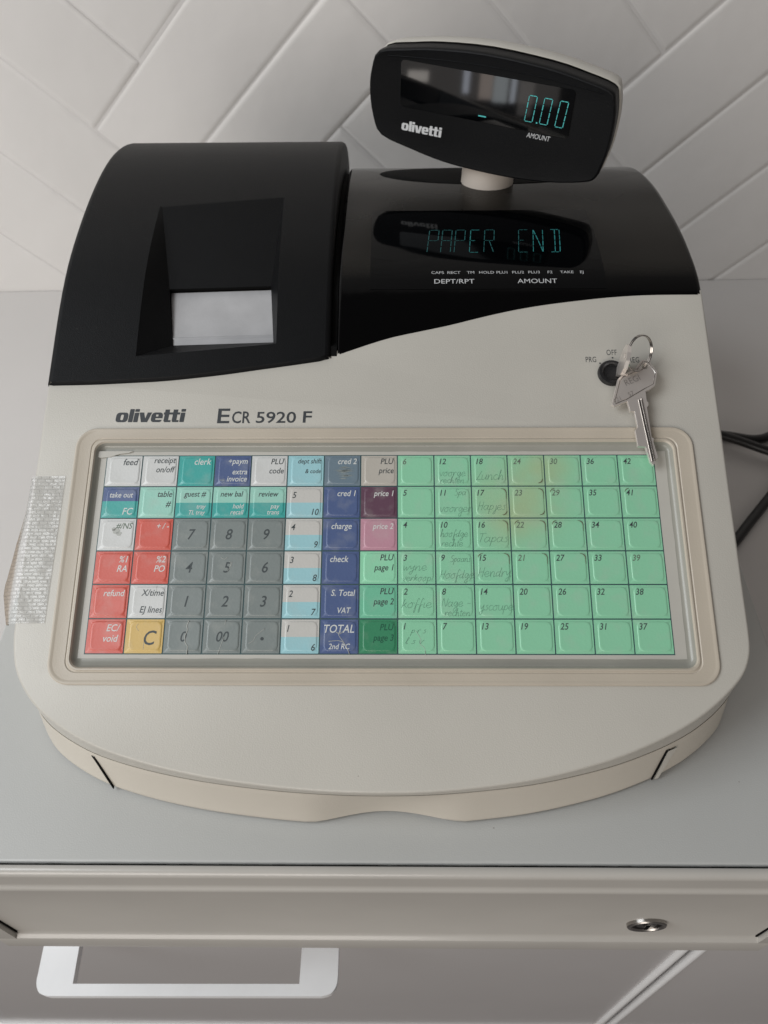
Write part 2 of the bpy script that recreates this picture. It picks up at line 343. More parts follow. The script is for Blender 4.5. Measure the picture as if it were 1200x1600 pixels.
# bracket handle
hz=-280
out=[(-231,-112.5)]+[(x,y) for x,y in spline([(-229.5,-140),(-229,-146),(-225.5,-151.5),(-219,-153.2)],3)]+[(x,y) for x,y in spline([(-40,-152.2),(-34,-150.6),(-30.5,-146),(-29.8,-140)],3)]+[(-30,-112.5),(-54.8,-112.5),(-55,-145.3),(-204.8,-146.1),(-206.8,-112.5)]
g=G(); n=len(out)
def outline_solid(g,out,z0,z1,ch=.5,k=0):
    cx=sum(p[0] for p in out)/len(out)
    V,F=curve_fill([out])
    g.add([(a,b,z1) for a,b in V],F,k); g.add([(a,b,z0) for a,b in V],[f[::-1] for f in F],k)
    g.loft([[(a,b,z0) for a,b in out],[(a,b,z1) for a,b in out]],True,k)
outline_solid(g,out,hz-8,hz)
h=g.build("handle",M['handle'],cab)
bv=h.modifiers.new("bevel",'BEVEL'); bv.width=.0006; bv.segments=2; bv.limit_method='ANGLE'; bv.angle_limit=math.radians(50)
# ------------------------------------------------------------------ cash drawer
dr=thing("cash_box","wide grey-white metal cash drawer with a round lock, standing under the till","cash drawer",(0,100,-203))
ZT=-75.
g=G(); g.box((-219,-128,-200),(219,320,ZT)); o=g.build("case",M['drawer'],dr)
bv=o.modifiers.new("bevel",'BEVEL'); bv.width=.0015; bv.segments=3
def profx(name,prof,x0,x1,mt,parent,smooth=True,sharp=40):
    g=G(); g.loft([[(x0,y,z) for y,z in prof],[(x1,y,z) for y,z in prof]],True,0,True,True); return g.build(name,mt,parent,smooth,sharp=sharp)
f_=[(-128.6,-75.6),(-129.2,-75.2),(-131,-75.2),(-132.4,-75.8),(-133.4,-77.2),(-133.7,-79),(-133.9,-89),(-134.3,-91.2),(-135.0,-92.0),(-135.6,-93.0),(-135.7,-95),
    (-135.2,-181),(-136.6,-183.2),(-138.4,-184.4),(-139,-186.5),(-139.2,-201),(-128.6,-202)]
profx("front_panel",f_,-219.5,219.5,M['drawerf'],dr)
# seam between top plate and fascia, a little ragged
g=G(); N_=70
for i in range(N_):
    x=-219+438*i/N_; x2=x+438/N_
    wv=.28+.22*random.random()
    g.box((x,-128.9,-75.4),(x2,-128.9+wv,-74.93))
g.build("seam",M['blackdeep'],dr)
# raised ends of the fascia beside the face
for sx in (-1,1):
    pr=[(-133.5,-96),(-137.6,-98),(-138.2,-101),(-138.6,-186),(-133.5,-186)]
    x0,x1=(213.2,219.6) if sx>0 else (-219.6,-209.0)
    profx("end_trim",pr,x0,x1,M['drawerf'],dr)
    gx=212.4 if sx>0 else -208.6
    g=G(); g.box((gx-.5,-135.95,-182),(gx+.5,-135,-97)); g.build("groove",M['blackdeep'],dr)
# lock
def disc_y(g,cx,cz,y,r,seg=36,k=0,inner=0): pass
g=G(); cx_,cz_=143.6,-153.5
def ringxz(r,y,n=36): return [(cx_+r*math.cos(2*math.pi*i/n),y,cz_+r*math.sin(2*math.pi*i/n)) for i in range(n)]
g.loft([ringxz(10.6,-134.8),ringxz(10.6,-137.0),ringxz(10.0,-137.6),ringxz(8.6,-137.6),ringxz(8.0,-136.6)],True,0)
lk=g.build("lock",M['chrome'],dr,True)
g=G(); g.loft([ringxz(8.05,-136.7),ringxz(7.2,-135.6),ringxz(5.6,-135.6),ringxz(5.4,-136.6)],True,0); g.loft([ringxz(5.4,-136.6),ringxz(.6,-136.6)],True,0,False,True)
g.build("lock_core",mat("dark_chrome",(.10,.095,.09),.22,metal=1),lk,True)
g=G(); g.box((cx_-.8,-137.9,cz_-3.6),(cx_+.8,-137.3,cz_+3.6)); g.build("keyway",M['blackdeep'],lk)
# ------------------------------------------------------------------ the till
till=thing("cash_register","cream electronic cash register with black hood, coloured flat keyboard and tilted customer display","cash register",(0,100,-73))
O=(0,100,-73)
arc=[(-178.3,-20),(-178,-38),(-177.2,-48),(-174.4,-59.5),(-168.6,-69.5),(-160.4,-78.4),(-147,-87.6),(-131.1,-95.3),(-109,-102.2),(-85.3,-107.4),(-62,-110.9),(-40.8,-113.2),(-19,-114.6),(3.1,-115),(25,-114.4),(46.9,-112.5),(70,-109.4),(91,-104.9),(113,-98.6),(133.4,-90.4),(148,-82.8),(158.8,-75.4),(168,-67.4),(174.4,-60),(178,-51.5),(179,-42),(179,-22)]
arc=[(p.x,p.y) for p in spline([(a,b,0) for a,b in arc],4)]
hoodR=[(-24.7,99.9),(2.4,109.2),(20,113.3),(37.4,117.0),(55,121.5),(72.9,125.6),(90,128.6),(108.5,131.0),(126,132.9),(144,134.1),(160,134.4),(178.5,134.4)]
hoodR=[(p.x,p.y) for p in spline([(a,b,0) for a,b in hoodR],3)]
hoodL=[(-178.5,84.2),(-155,84.6),(-134.7,85.5),(-117,86.4),(-100.5,88.0),(-83,90.0),(-66.3,92.4),(-46,95.2),(-25.9,98.2)]
hoodL=[(p.x,p.y) for p in spline([(a,b,0) for a,b in hoodL],3)]
# cream top: loop (u,v)
back=[(178.6,(134.4+4)/CS)]+[(x,(y+4)/CS) for x,y in hoodR[::-1] if x<176]+[(x,(y+4)/CS) for x,y in hoodL[::-1] if x>-176]+[(-178.5,(84.2+4)/CS)]
loop=[(a,b) for a,b in arc]+[(179,10),(179,60),(178.8,110)]+back+[(-178.5,60),(-178.5,20)]
def inset(lp,d):
    n=len(lp); out=[]
    for i in range(n):
        a=Vector(lp[i-1]); b=Vector(lp[i]); c=Vector(lp[(i+1)%n])
        t1=(b-a).normalized(); t2=(c-b).normalized(); n1=Vector((-t1.y,t1.x)); n2=Vector((-t2.y,t2.x))
        m=(n1+n2); m=m.normalized() if m.length>1e-6 else n1
        k=1/max(.5,m.dot(n1)); out.append((b.x+m.x*d*k,b.y+m.y*d*k))
    return out
HX,HY,HW,HH=2.,-.2,152.,59.5              # opening for the keyboard
hole=rr(HX,HY,HW,HH,6,5)
RF=1.7
in0=inset(loop,RF)
V2,F2=curve_fill([in0,hole[::-1]])
g=G(); g.add([S(a,b,2) for a,b in V2],F2)
rings=[]
for i in range(6):
    a=math.radians(90*(5-i)/5*1.0)
    ins=RF*(1-math.cos(a)); hh=2-RF*(1-math.sin(a))
    rings.append([S(x,y,hh) for x,y in inset(loop,ins)])
SEAM=-45.5
last=rings[-1]
rings.append([(x,y+.0,min(SEAM,z)) for x,y,z in last])
g.loft(rings,True,0)
body=g.build("top_shell",M['cream'],till,True,sharp=50)
bm=bmesh.new(); bm.from_mesh(body.data); bmesh.ops.remove_doubles(bm,verts=bm.verts,dist=2e-5); bmesh.ops.recalc_face_normals(bm,faces=bm.faces); bm.to_mesh(body.data); bm.free(); body.data.set_sharp_from_angle(angle=math.radians(50))
# lower shell with a finger scoop in the front
low=[(x,y) for x,y,z in last]
g=G(); rings=[]
for z,ex,sco in ((SEAM-.0,-.3,0),(SEAM-.5,.35,0),(SEAM-2.2,-.3,.25),(-50,-.8,.42),(-55,-1.6,.62),(-60,-2.4,.77),(-66,-3.3,.9),(-71,-4.,1.),(-72.4,-4.2,1.),(-73,-3.7,1.05)):
    ring=[]
    lp=inset(low,ex)
    for x,y in lp:
        if y<-60:
            t=(x-4)/37.
            if abs(t)<1: y+=6.6*sco*(math.cos(t*math.pi/2)**1.3 if abs(t)<1 else 0)
        ring.append((x,y,z))
    rings.append(ring)
g.loft(rings,True,0,False,True); g.build("lower_shell",M['cream_lo'],till,True,sharp=50)
# rear housing behind the slope, inside the hoods
g=G(); pr=[(86,-73),(86,18),(130,22),(200,30),(290,24),(335,8),(338,-73)]
g.loft([[(-177.3,y,z) for y,z in pr],[(177.5,y,z) for y,z in pr]],True,0,True,True); g.build("rear_housing",M['cream_lo'],till)
# wall slots beside the scoop
g=G()
for t in range(7):
    z=lerp(-49,-72.5,t/6); x=lerp(-137.4,-132.8,(t/6)**1.2); z2=lerp(-49,-72.5,(t+1)/6) if t<6 else -73
    g.box((x-.55,-96.0+abs(t-3)*.0-.5,z2),(x+.55,-82,z))
def slot(cx0,cx1,z0,z1,wid):
    """a dark slit following the curved front wall"""
    pts=[]; n=10
    ring=[(x,y) for x,y in low if y<-20]
    def yat(x):
        r=sorted(ring); return interp(r,x)
    A=[];B=[]
    for i in range(n+1):
        t=i/n; x=lerp(cx0,cx1,t**.8); z=lerp(z0,z1,t); wd=wid*(1.5-.9*t)
        fl_=.25+1.28*interp([(-73,4.3),(-66,3.4),(-60,2.5),(-50,.9),(-47,.3)],z); A.append((x-wd,yat(x-wd)-fl_,z)); B.append((x+wd,yat(x+wd)-fl_,z))
    return A,B
for (a,b,z0,z1,wd) in ((-137.5,-132.6,-49,-73,.45),(139.6,136.4,-50,-73,.5)):
    A,B=slot(a,b,z0,z1,wd); n=len(A)
    V=A+B+[(x,y+1.2,z) for x,y,z in A]+[(x,y+1.2,z) for x,y,z in B]
    F=[]
    for i in range(n-1):
        F+=[(i,n+i,n+i+1,i+1),(2*n+i,2*n+i+1,3*n+i+1,3*n+i),(i,i+1,2*n+i+1,2*n+i),(n+i,3*n+i,3*n+i+1,n+i+1)]
    obj("slot",V,F,M['blackdeep'],till)
A,B=slot(142.4,138.6,-50.5,-72.5,1.5); n=len(A)
obj("latch_strip",[(x,y-.35,z) for x,y,z in A]+[(x,y-.7,z) for x,y,z in B]+[(x,y+1,z) for x,y,z in A]+[(x,y+1,z) for x,y,z in B],
    [f for i in range(n-1) for f in ((i,n+i,n+i+1,i+1),(2*n+i,2*n+i+1,3*n+i+1,3*n+i),(i,i+1,2*n+i+1,2*n+i),(n+i,3*n+i,3*n+i+1,n+i+1))],M['cream'],till)
# -------- printer cover (left hood)
P_TL=(-132.7,204.7); P_TR=(-58.3,213.2); P_BR=(-55.9,104.8); P_BL=(-131.9,97.9)
XL0,XL1=-178.5,-26.3
def lx(i,t,Y):       # column lines, bent so that they follow the recess edges
    pass
cols=[]
nA,nB,nC=6,8,5
def xcol(c,Y):
    k=max(0,min(1,(Y-98)/(209-98)))
    a=lerp(P_BL[0],P_TL[0],k); b=lerp(P_BR[0],P_TR[0],k)
    if c<=nA: return lerp(XL0,a,c/nA)
    if c<=nA+nB: return lerp(a,b,(c-nA)/nB)
    return lerp(b,XL1,(c-nA-nB)/nC)
rows=[]       # each row: function of x -> Y
def Yf(x): return interp(hoodL,x)
def Yb(x): return lerp(P_BL[1],P_BR[1],(x-P_BL[0])/(P_BR[0]-P_BL[0]))
def Yt(x): return lerp(P_TL[1],P_TR[1],(x-P_TL[0])/(P_TR[0]-P_TL[0]))
nr1,nr2,nr3=3,12,16
ncol=nA+nB+nC+1; grid=[]
for r in range(nr1+nr2+nr3+1):
    row=[]
    for c in range(ncol):
        x=xcol(c,150); 
        for _ in range(3):
            if r<=nr1: Y=lerp(Yf(x),max(Yf(x)+2,Yb(x)),r/nr1)
            elif r<=nr1+nr2: Y=lerp(max(Yf(x)+2,Yb(x)),Yt(x),(r-nr1)/nr2)
            else: Y=lerp(Yt(x),351,(r-nr1-nr2)/nr3)
            x=xcol(c,Y)
        row.append((x,Y,ZL(Y)))
    grid.append(row)
g=G(); nrow=len(grid)
V=[p for r in grid for p in r]; F=[]
for r in range(nrow-1):
    for c in range(ncol-1):
        if nr1<=r<nr1+nr2 and nA<=c<nA+nB: continue
        F.append((r*ncol+c,r*ncol+c+1,(r+1)*ncol+c+1,(r+1)*ncol+c))
g.add(V,F)
# rounded side edges and skirts
def skirt(line,dx,down):     # line of top points; dx outward direction
    R=3.2; rings=[line]
    for i in range(1,5):
        a=math.radians(90*i/4); rings.append([(x+dx*0+dx*R*math.sin(a)*1.0,y,z-R*(1-math.cos(a))) for x,y,z in line])
    rings.append([(x+dx*R,y,down(y)) for x,y,z in line]); return rings
def shift_edge(grid,c,d):
    for r in grid: x,y,z=r[c]; r[c]=(x+d,y,z)
shift_edge(grid,0,3.2); shift_edge(grid,ncol-1,-3.2)
g=G(); V=[p for r in grid for p in r]; g.add(V,F)
Lf=[r[0] for r in grid]; Rt=[r[-1] for r in grid]
g.loft(skirt(Lf,-1,lambda y:max(-73,min(y*TN-3,0)) if y<150 else -20),False)
g.loft(skirt(Rt,1,lambda y:y*TN-4 if y<130 else 44-(y-130)*.12),False)
fr=[(x,y,z) for x,y,z in grid[0]]
fr=[(XL0,fr[0][1]+.5,fr[0][2]-3.2)]+fr+[(XL1,fr[-1][1]+.5,fr[-1][2]-3.2)]
g.loft([fr,[(x,y-.5,z-.8) for x,y,z in fr],[(x,y-.5,z-3.4) for x,y,z in fr]],False)
bk=grid[-1]; g.loft([bk,[(x,y+1.5,z-6) for x,y,z in bk],[(x,y+2,-60) for x,y,z in bk]],False)
cover=g.build("printer_cover",M['blackmatte'],till,True,sharp=45)
# recess: walls and floor
def onL(x,Y,d=0): return (x,Y,ZL(Y)+d)
g=G(); top=[grid[nr1+nr2][c] for c in range(nA,nA+nB+1)]; bot=[grid[nr1][c] for c in range(nA,nA+nB+1)]
lft=[grid[r][nA] for r in range(nr1,nr1+nr2+1)]; rgt=[grid[r][nA+nB] for r in range(nr1,nr1+nr2+1)]
def depth(k): return -.4-15.5*(1-k)**1.25
fl=[];frr=[]
for i,(a,b) in enumerate(zip(lft,rgt)):
    k=i/nr2
    ks=4/12
    if k<=ks:
        q_=k/ks; a2=tuple(lerp(m_,n_,q_) for m_,n_ in zip((-115.8,114,39.5),(-121.4,149.6,51.9))); b2=tuple(lerp(m_,n_,q_) for m_,n_ in zip((-59.6,115.6,40.2),(-63.0,151.5,52.4)))
    else:
        q_=(k-ks)/(1-ks); sag=-2.2*math.sin(math.pi*q_)
        a2=tuple(lerp(m_,n_,q_) for m_,n_ in zip((-121.4,149.6,51.9),(-131.2,203.5,ZL(203.5)-.05))); b2=tuple(lerp(m_,n_,q_) for m_,n_ in zip((-63.0,151.5,52.4),(-59.0,212.5,ZL(212.5)-.05)))
        z1,z2=ZL(a2[1])-.05,ZL(b2[1])-.05
        a2=(a2[0],a2[1],min(a2[2]+sag*.0,z1)); b2=(b2[0],b2[1],min(b2[2]+sag*.0,z2))
    fl.append(a2); frr.append(b2)
g.loft([lft,[tuple(lerp(p[j],q[j],.12) for j in range(3)) for p,q in zip(lft,fl)],fl],False)
g.loft([frr,rgt],False)
# floor from the slot line up to the top
w0=4           # floor rows below w0 hold the paper window
up_l=fl[w0:]; up_r=frr[w0:]
g.loft([up_l,up_r],False)
# front wall of the recess
fb=[tuple(lerp(fl[0][j],frr[0][j],c/nB) for j in range(3)) for c in range(nB+1)]
g.loft([bot,fb],False)
# top closing lip
ft=[tuple(lerp(fl[-1][j],frr[-1][j],c/nB) for j in range(3)) for c in range(nB+1)]
g.loft([ft,top],False)
g.build("printer_recess",M['blackmatte'],cover,True,sharp=25)
# paper / platen plate under the slot
def down(p,d,dy=0): return (p[0],p[1]+dy,p[2]-d)
sl,sr=fl[w0],frr[w0]
g=G(); ll=down(fl[0],.6); lr=down(frr[0],.6); ul=down(sl,3.4,1.0); ur=down(sr,3.4,1.0)
mid=[]
q=[(tuple(lerp(ll[j],ul[j],t) for j in range(3)),tuple(lerp(lr[j],ur[j],t) for j in range(3))) for t in (0,.10,.13,.16,.5,1.)]
bumpz=[0,0,.7,0,0,0]
g.loft([[(a[0],a[1],a[2]+b_) ,(b[0],b[1],b[2]+b_)] for (a,b),b_ in zip(q,bumpz)],False)
g.build("paper_plate",M['rollpaper'],cover,False)
g=G(); g.add([sl,sr,(ur[0],ur[1]+3,ur[2]-4),(ul[0],ul[1]+3,ul[2]-4)],[(0,1,2,3)])
g.build("paper_slot",M['blackdeep'],cover)
g=G(); pr=[(96.5,20),(96.5,96.5*TN+1.2),(101,101*TN+2.6),(104.6,104.6*TN+2.7)]+[(y,ZR(y)-3.2) for y in range(110,340,10)]+[(338,0)]
g.loft([[(-27.0,y,z) for y,z in pr],[(-23.2,y,z) for y,z in pr]],True,0,True,True); g.build("hood_gap",M['blackdeep'],till)
# -------- display hood (right)
XR0,XR1=-23.4,178.7
xs=[XR0+2.0]+[lerp(XR0+3,XR1-4.2,i/28) for i in range(0,29)]+[XR1-3.2]
nY=34; gridR=[]
def Yfr(x): return interp(hoodR,x)
for r in range(nY+1):
    gridR.append([(x,lerp(Yfr(x),346,(r/nY)),0) for x in xs])
gridR=[[(x,y,ZR(y)+.55) for x,y,z in r] for r in gridR]
nc=len(xs); g=G()
g.add([p for r in gridR for p in r],[(r*nc+c,r*nc+c+1,(r+1)*nc+c+1,(r+1)*nc+c) for r in range(nY) for c in range(nc-1)])
def skirt2(line,dx,R,down):
    rings=[line]
    for i in range(1,5):
        a=math.radians(90*i/4); rings.append([(x+dx*R*math.sin(a),y,z-R*(1-math.cos(a))) for x,y,z in line])
    rings.append([(x+dx*R,y,down(y)) for x,y,z in line]); return rings
g.loft(skirt2([r[-1] for r in gridR],1,3.2,lambda y:-20 if y>150 else y*TN-8),False)
g.loft(skirt2([r[0] for r in gridR],-1,2.0,lambda y:ZR(y)-14),False)
fr=gridR[0]; fr=[(XR0,fr[0][1]+.3,fr[0][2]-2)]+fr+[(XR1,fr[-1][1]+.3,fr[-1][2]-3)]
g.loft([fr,[(x,y-.3,z-.35) for x,y,z in fr],[(x,y-.3,z-2.5) for x,y,z in fr]],False)
bk=gridR[-1]; g.loft([bk,[(x,y+1,z-5) for x,y,z in bk],[(x,y+1,-60) for x,y,z in bk]],False)
hood=g.build("display_hood",M['blackgloss'],till,True,sharp=45)
# dusty haze toward the crown of the hood
def dust(m):
    nt=m.node_tree; b=nt.nodes["Principled BSDF"]; L=nt.links; N=nt.nodes.new
    geo=N("ShaderNodeNewGeometry"); sp=N("ShaderNodeSeparateXYZ"); L.new(geo.outputs["Normal"],sp.inputs[0])
    n=N("ShaderNodeTexNoise"); n.inputs["Scale"].default_value=14; n.inputs["Detail"].default_value=5; L.new(geo.outputs["Position"],n.inputs["Vector"])
    r=N("ShaderNodeMapRange"); r.inputs[1].default_value=.972; r.inputs[2].default_value=1.0; r.inputs[3].default_value=0; r.inputs[4].default_value=1; L.new(sp.outputs[2],r.inputs[0])
    mu=N("ShaderNodeMath"); mu.operation='MULTIPLY'; L.new(r.outputs[0],mu.inputs[0]); L.new(n.outputs["Fac"],mu.inputs[1])
    mx=N("ShaderNodeMix"); mx.data_type='RGBA'; mx.inputs[6].default_value=(.0015,.0015,.0017,1); mx.inputs[7].default_value=(.026,.023,.019,1); L.new(mu.outputs[0],mx.inputs[0]); L.new(mx.outputs[2],b.inputs["Base Color"])
    r2=N("ShaderNodeMapRange"); r2.inputs[1].default_value=0; r2.inputs[2].default_value=.6; r2.inputs[3].default_value=.10; r2.inputs[4].default_value=.38; L.new(mu.outputs[0],r2.inputs[0]); L.new(r2.outputs[0],b.inputs["Roughness"])
dust(M['blackgloss'])
# shade of a recess round the pole, painted as a matte black lens-shaped patch
def onR(x,Y,d=.0): return (x,Y,ZR(Y)+.55+d)
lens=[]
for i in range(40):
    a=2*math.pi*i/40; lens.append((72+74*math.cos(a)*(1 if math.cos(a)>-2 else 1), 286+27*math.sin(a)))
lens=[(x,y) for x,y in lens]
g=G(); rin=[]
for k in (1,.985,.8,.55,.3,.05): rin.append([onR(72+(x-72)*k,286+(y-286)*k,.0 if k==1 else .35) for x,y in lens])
g.loft(rin,True,0,False,True); g.build("recess_shade",M['blackdeep'],hood,True)
# window pane faintly outlined, flush sheet in the hood
g=G()
pane=rr(60,174,66,34,6,5); rin=[]
V2,F2=[],[]
nx,ny=26,16
for j in range(ny+1):
    for i in range(nx+1):
        V2.append((lerp(-5.5,126,i/nx),lerp(137.5,216,j/ny)))
# keep the pane above the hood's front edge on the left
F2=[(j*(nx+1)+i,j*(nx+1)+i+1,(j+1)*(nx+1)+i+1,(j+1)*(nx+1)+i) for j in range(ny) for i in range(nx)]
g.add([onR(a,b,.12) for a,b in V2],F2); g.build("display_pane",mat('dark_hood_pane',(.0010,.0012,.0016),.06,spec=.12),hood,True)
# -------- segment lettering of the operator display
SEG={'P':[(0,0,0,.5),(0,.5,0,1),(0,1,1,1),(1,1,1,.5),(0,.5,1,.5)],'A':[(0,0,0,.5),(0,.5,0,1),(0,1,1,1),(1,1,1,.5),(1,.5,1,0),(0,.5,1,.5)],
 'E':[(0,0,0,.5),(0,.5,0,1),(0,1,1,1),(0,0,1,0),(0,.5,.6,.5)],'R':[(0,0,0,.5),(0,.5,0,1),(0,1,1,1),(1,1,1,.5),(0,.5,1,.5),(.5,.5,1,0)],
 'N':[(0,0,0,.5),(0,.5,0,1),(1,0,1,.5),(1,.5,1,1),(0,1,.5,.5),(.5,.5,1,0)],'D':[(0,1,1,1),(0,0,1,0),(1,0,1,.5),(1,.5,1,1),(.5,0,.5,.5),(.5,.5,.5,1)],
 '0':[(0,0,0,.5),(0,.5,0,1),(0,1,1,1),(0,0,1,0),(1,0,1,.5),(1,.5,1,1)]}
def segs(g,ch,fn,x0,y0,wd,ht,th,sh,gap=.06,drop=()):
    for k,(a,b,c,d) in enumerate(SEG[ch]):
        if k in drop: continue
        P0=Vector((a*wd,b*ht)); P1=Vector((c*wd,d*ht)); t=(P1-P0).normalized(); L_=(P1-P0).length
        P0=P0+t*gap*ht*.8; P1=P1-t*gap*ht*.8; nrm=Vector((-t.y,t.x))*th/2
        M0=P0.lerp(P1,.46); M1=P0.lerp(P1,.56); P2=P1; nr0=nrm.copy()
        for A_,B_ in ((P0,M0),(M1,P2)):
            nrm=nr0*(.75+.35*((k*7+int(A_.y))%3)/2)
            q=[A_-nrm,B_-nrm,B_+t*th*.3,B_+nrm,A_+nrm,A_-t*th*.3]
            V=[fn(x0+p.x+p.y*sh,y0+p.y) for p in q]; g.add(V,[(0,1,2,3,4,5)])
fnR=lambda x,y:onR(x,y,.2)
word=[('P',26.8,'f'),('A',34.6,'f'),('P',42.4,'f'),('E',51.2,'d'),('R',59.5,'f'),('E',79.5,'f'),('N',88.0,'d'),('D',97.8,'d')]
for ch,x,b in word:
    g=G(); segs(g,ch,fnR,x,166.8,5.6,23.5,.42,.10,.03)
    g.build("segment_letter",M['vfd_faint'] if b=='f' else M['vfd_dim'],hood,norm=False)
def label_on(name,txt,fn,x,y,cap,mt,parent,shear=0,bold=0,wid=1.,align='l',gap=1.,fit=0):
    V2,F,W=text2d(txt,cap,shear,bold,wid,gap)
    if fit: V2=[(a*fit/W,b) for a,b in V2]; W=fit
    x0=x if align=='l' else (x-W if align=='r' else x-W/2)
    V,F=put(V2,F,fn,x0,y); return obj(name,V,F,mt,parent,norm=False)
fnT=lambda x,y:onR(x,y,.22)
for t,px in (("CAPS",674.5),("RECT",699.5),("TM",730),("HOLD",749),("PLU1",776),("PLU2",800.5),("PLU3",825.5),("F2",855.5),("TAKE",875),("EJ",906)):
    x=28.9+(px-674.5)*(115.9-28.9)/(916-674.5)
    label_on("indicator_label",t,fnT,x,147.9,1.95,M['whiteink'],hood,0,.0,1.12)
label_on("indicator_label","DEPT/RPT",fnT,30.4,141.0,3.0,M['whiteink'],hood,0,.0,1.22)
label_on("indicator_label","AMOUNT",fnT,76.8,141.0,3.0,M['whiteink'],hood,0,.0,1.18)
# -------- printing on the cream shell
fnS=lambda x,y:S(x,y,2.06)
V,F=logo2d(37.2,7.6); V,F=put(V,F,fnS,-139.9,69.9); obj("brand_lettering",V,F,M['ink'],till,norm=False)
label_on("model_lettering","E",fnS,-85.7,69.3,8.4,M['ink'],till,.03,.012,fit=6.6)
label_on("model_lettering","CR",fnS,-77.9,69.3,6.7,M['ink'],till,.03,.014,fit=9.8)
label_on("model_lettering","5920",fnS,-65.2,69.4,6.3,M['ink'],till,.03,.012,fit=21.2)
label_on("model_lettering","F",fnS,-40.4,69.5,6.5,M['ink'],till,.03,.014,fit=4.9)
for t,x,y,sh in (("PRG",111.1,104.4,.0),("OFF",122.6,108.6,.0),("REG",134.2,104.1,.0)):
    label_on("lock_label",t,fnS,x,y,3.3,M['ink'],till,sh,0,.66,gap=1.08)
g=G()
for x,y in ((118.6,103.7),(125.6,107.0),(132.3,106.6)): g.add([S(x+.5*math.cos(a*math.pi/5),y+.5*math.sin(a*math.pi/5),2.06) for a in range(10)],[tuple(range(10))])
g.build("position_dots",M['ink'],till,norm=False)
# -------- key lock barrel
g=G()
def ringS(cx,cy,r,h,n=32,ry=None): return [S(cx+r*math.cos(2*math.pi*i/n),cy+(ry or r)*math.sin(2*math.pi*i/n),h) for i in range(n)]
g.loft([ringS(124,97.4,7.3,1.5),ringS(124,97.4,7.3,3.6),ringS(124,97.4,6.8,4.6),ringS(124,97.4,5.4,4.9),ringS(124,97.4,4.7,4.4),ringS(124,97.4,4.5,3.2)],True,0,False,True)
bl=g.build("lock_barrel",M['lockblack'],till,True,sharp=40)
# -------- keyboard: silicone cover frame
cov_r=[]
def rS(hw,hh,r,h,cx=2.,cy=-.2): return [S(x,y,h) for x,y in rr(cx,cy,hw,hh,r,7)]
g=G()
R0=[rS(160.6,66.2,10.5,1.9),rS(160.6,66.2,10.5,2.9),rS(160.1,65.7,10,3.3),rS(159.5,65.1,9.6,3.35),rS(158.8,64.4,9,3.05),rS(158.2,63.8,8.6,2.95),rS(152.6,60.7,6,2.95)]
g.loft(R0,True,0)
# bead, second bead and slope down into the channel
R1=[rS(152.6,60.7,6,2.95),rS(152.2,60.3,5.9,2.6),rS(151.7,59.8,5.8,2.75),rS(151.2,59.3,5.6,3.3),rS(150.5,58.6,5.3,3.3),rS(149.9,58.0,5.0,2.5)]
g.loft(R1,True,0)
cover_k=g.build("keyboard_cover",M['silicone'],till,True,sharp=30)
g=G()
g.loft([rS(149.9,58.0,5.0,2.5),rS(149.0,57.2,4,.9),rS(147.6,56.3,2.5,.1),rS(146.0,53.6,.8,.0),rS(145.4,53.2,.5,.0)],True,0)
g.build("channel",M['silicone_grey'],cover_k,True,sharp=50)
# sheet border (slightly ragged) and dark lines
g=G(); ed=[]
random.seed(11)
base=rr(1.,0,147.2,53.7,.6,1)
def ragged(x0,y0,x1,y1,n):
    out=[]
    for i in range(n):
        t=i/n; out.append((lerp(x0,x1,t)+random.uniform(-.14,.14),lerp(y0,y1,t)+random.uniform(-.14,.14)))
    return out
ed=ragged(-146.9,-53.6,148.4,-53.7,60)+ragged(148.4,-53.7,148.6,53.6,26)+ragged(148.6,53.6,-146.8,53.7,60)+ragged(-146.8,53.7,-146.9,-53.6,26)
V2,F2=curve_fill([ed]); g.add([S(a,b,.12) for a,b in V2],F2); g.loft([[S(a,b,.12) for a,b in ed],[S(a,b,-.3) for a,b in ed]],True)
g.build("sheet",M['paper'],till,norm=False)
g=G(); g.add([S(-142.7,-51.7,.17),S(142.7,-51.7,.17),S(142.7,51.7,.17),S(-142.7,51.7,.17)],[(0,1,2,3)]); g.build("sheet_lines",M['sheetline'],till,norm=False)
g=G(); pts=[(-147.4,53.9),(-129,53.9),(-131,53.0),(-136,52.3),(-141,50.6),(-145.8,50.2),(-147.0,50.6)]
V2,F2=curve_fill([pts]); g.add([S(a,b,.9) for a,b in V2],F2); g.loft([[S(a,b,.9) for a,b in pts],[S(a,b,.2) for a,b in pts]],True); g.build("torn_corner",M['paper'],till,norm=False)
PX,PY=19.,17.168
ROWS=[ # code, [ (text, align, x, y, cap, ink) ... ]; x from cell centre, y of baseline
]
Wk,Dk,Fk,Gk='w','d','f','g'
def two(a,b,ink=Dk,cap=3.1,xa=7.6): return [(a,'r',xa,3.6,cap,ink),(b,'r',xa,-1.5,cap,ink)]
def num(n,ink=Dk,big=5.4): return [(n,'c',.3,-2.6,big,ink)]
def dept(a,b): return [(a,'l',-6.4,2.2,3.3,Dk),(b,'r',7.4,-6.9,3.3,Dk)]
def gn(n,ink=Dk): return [(str(n),'l',-6.6,3.4,3.15,ink)]
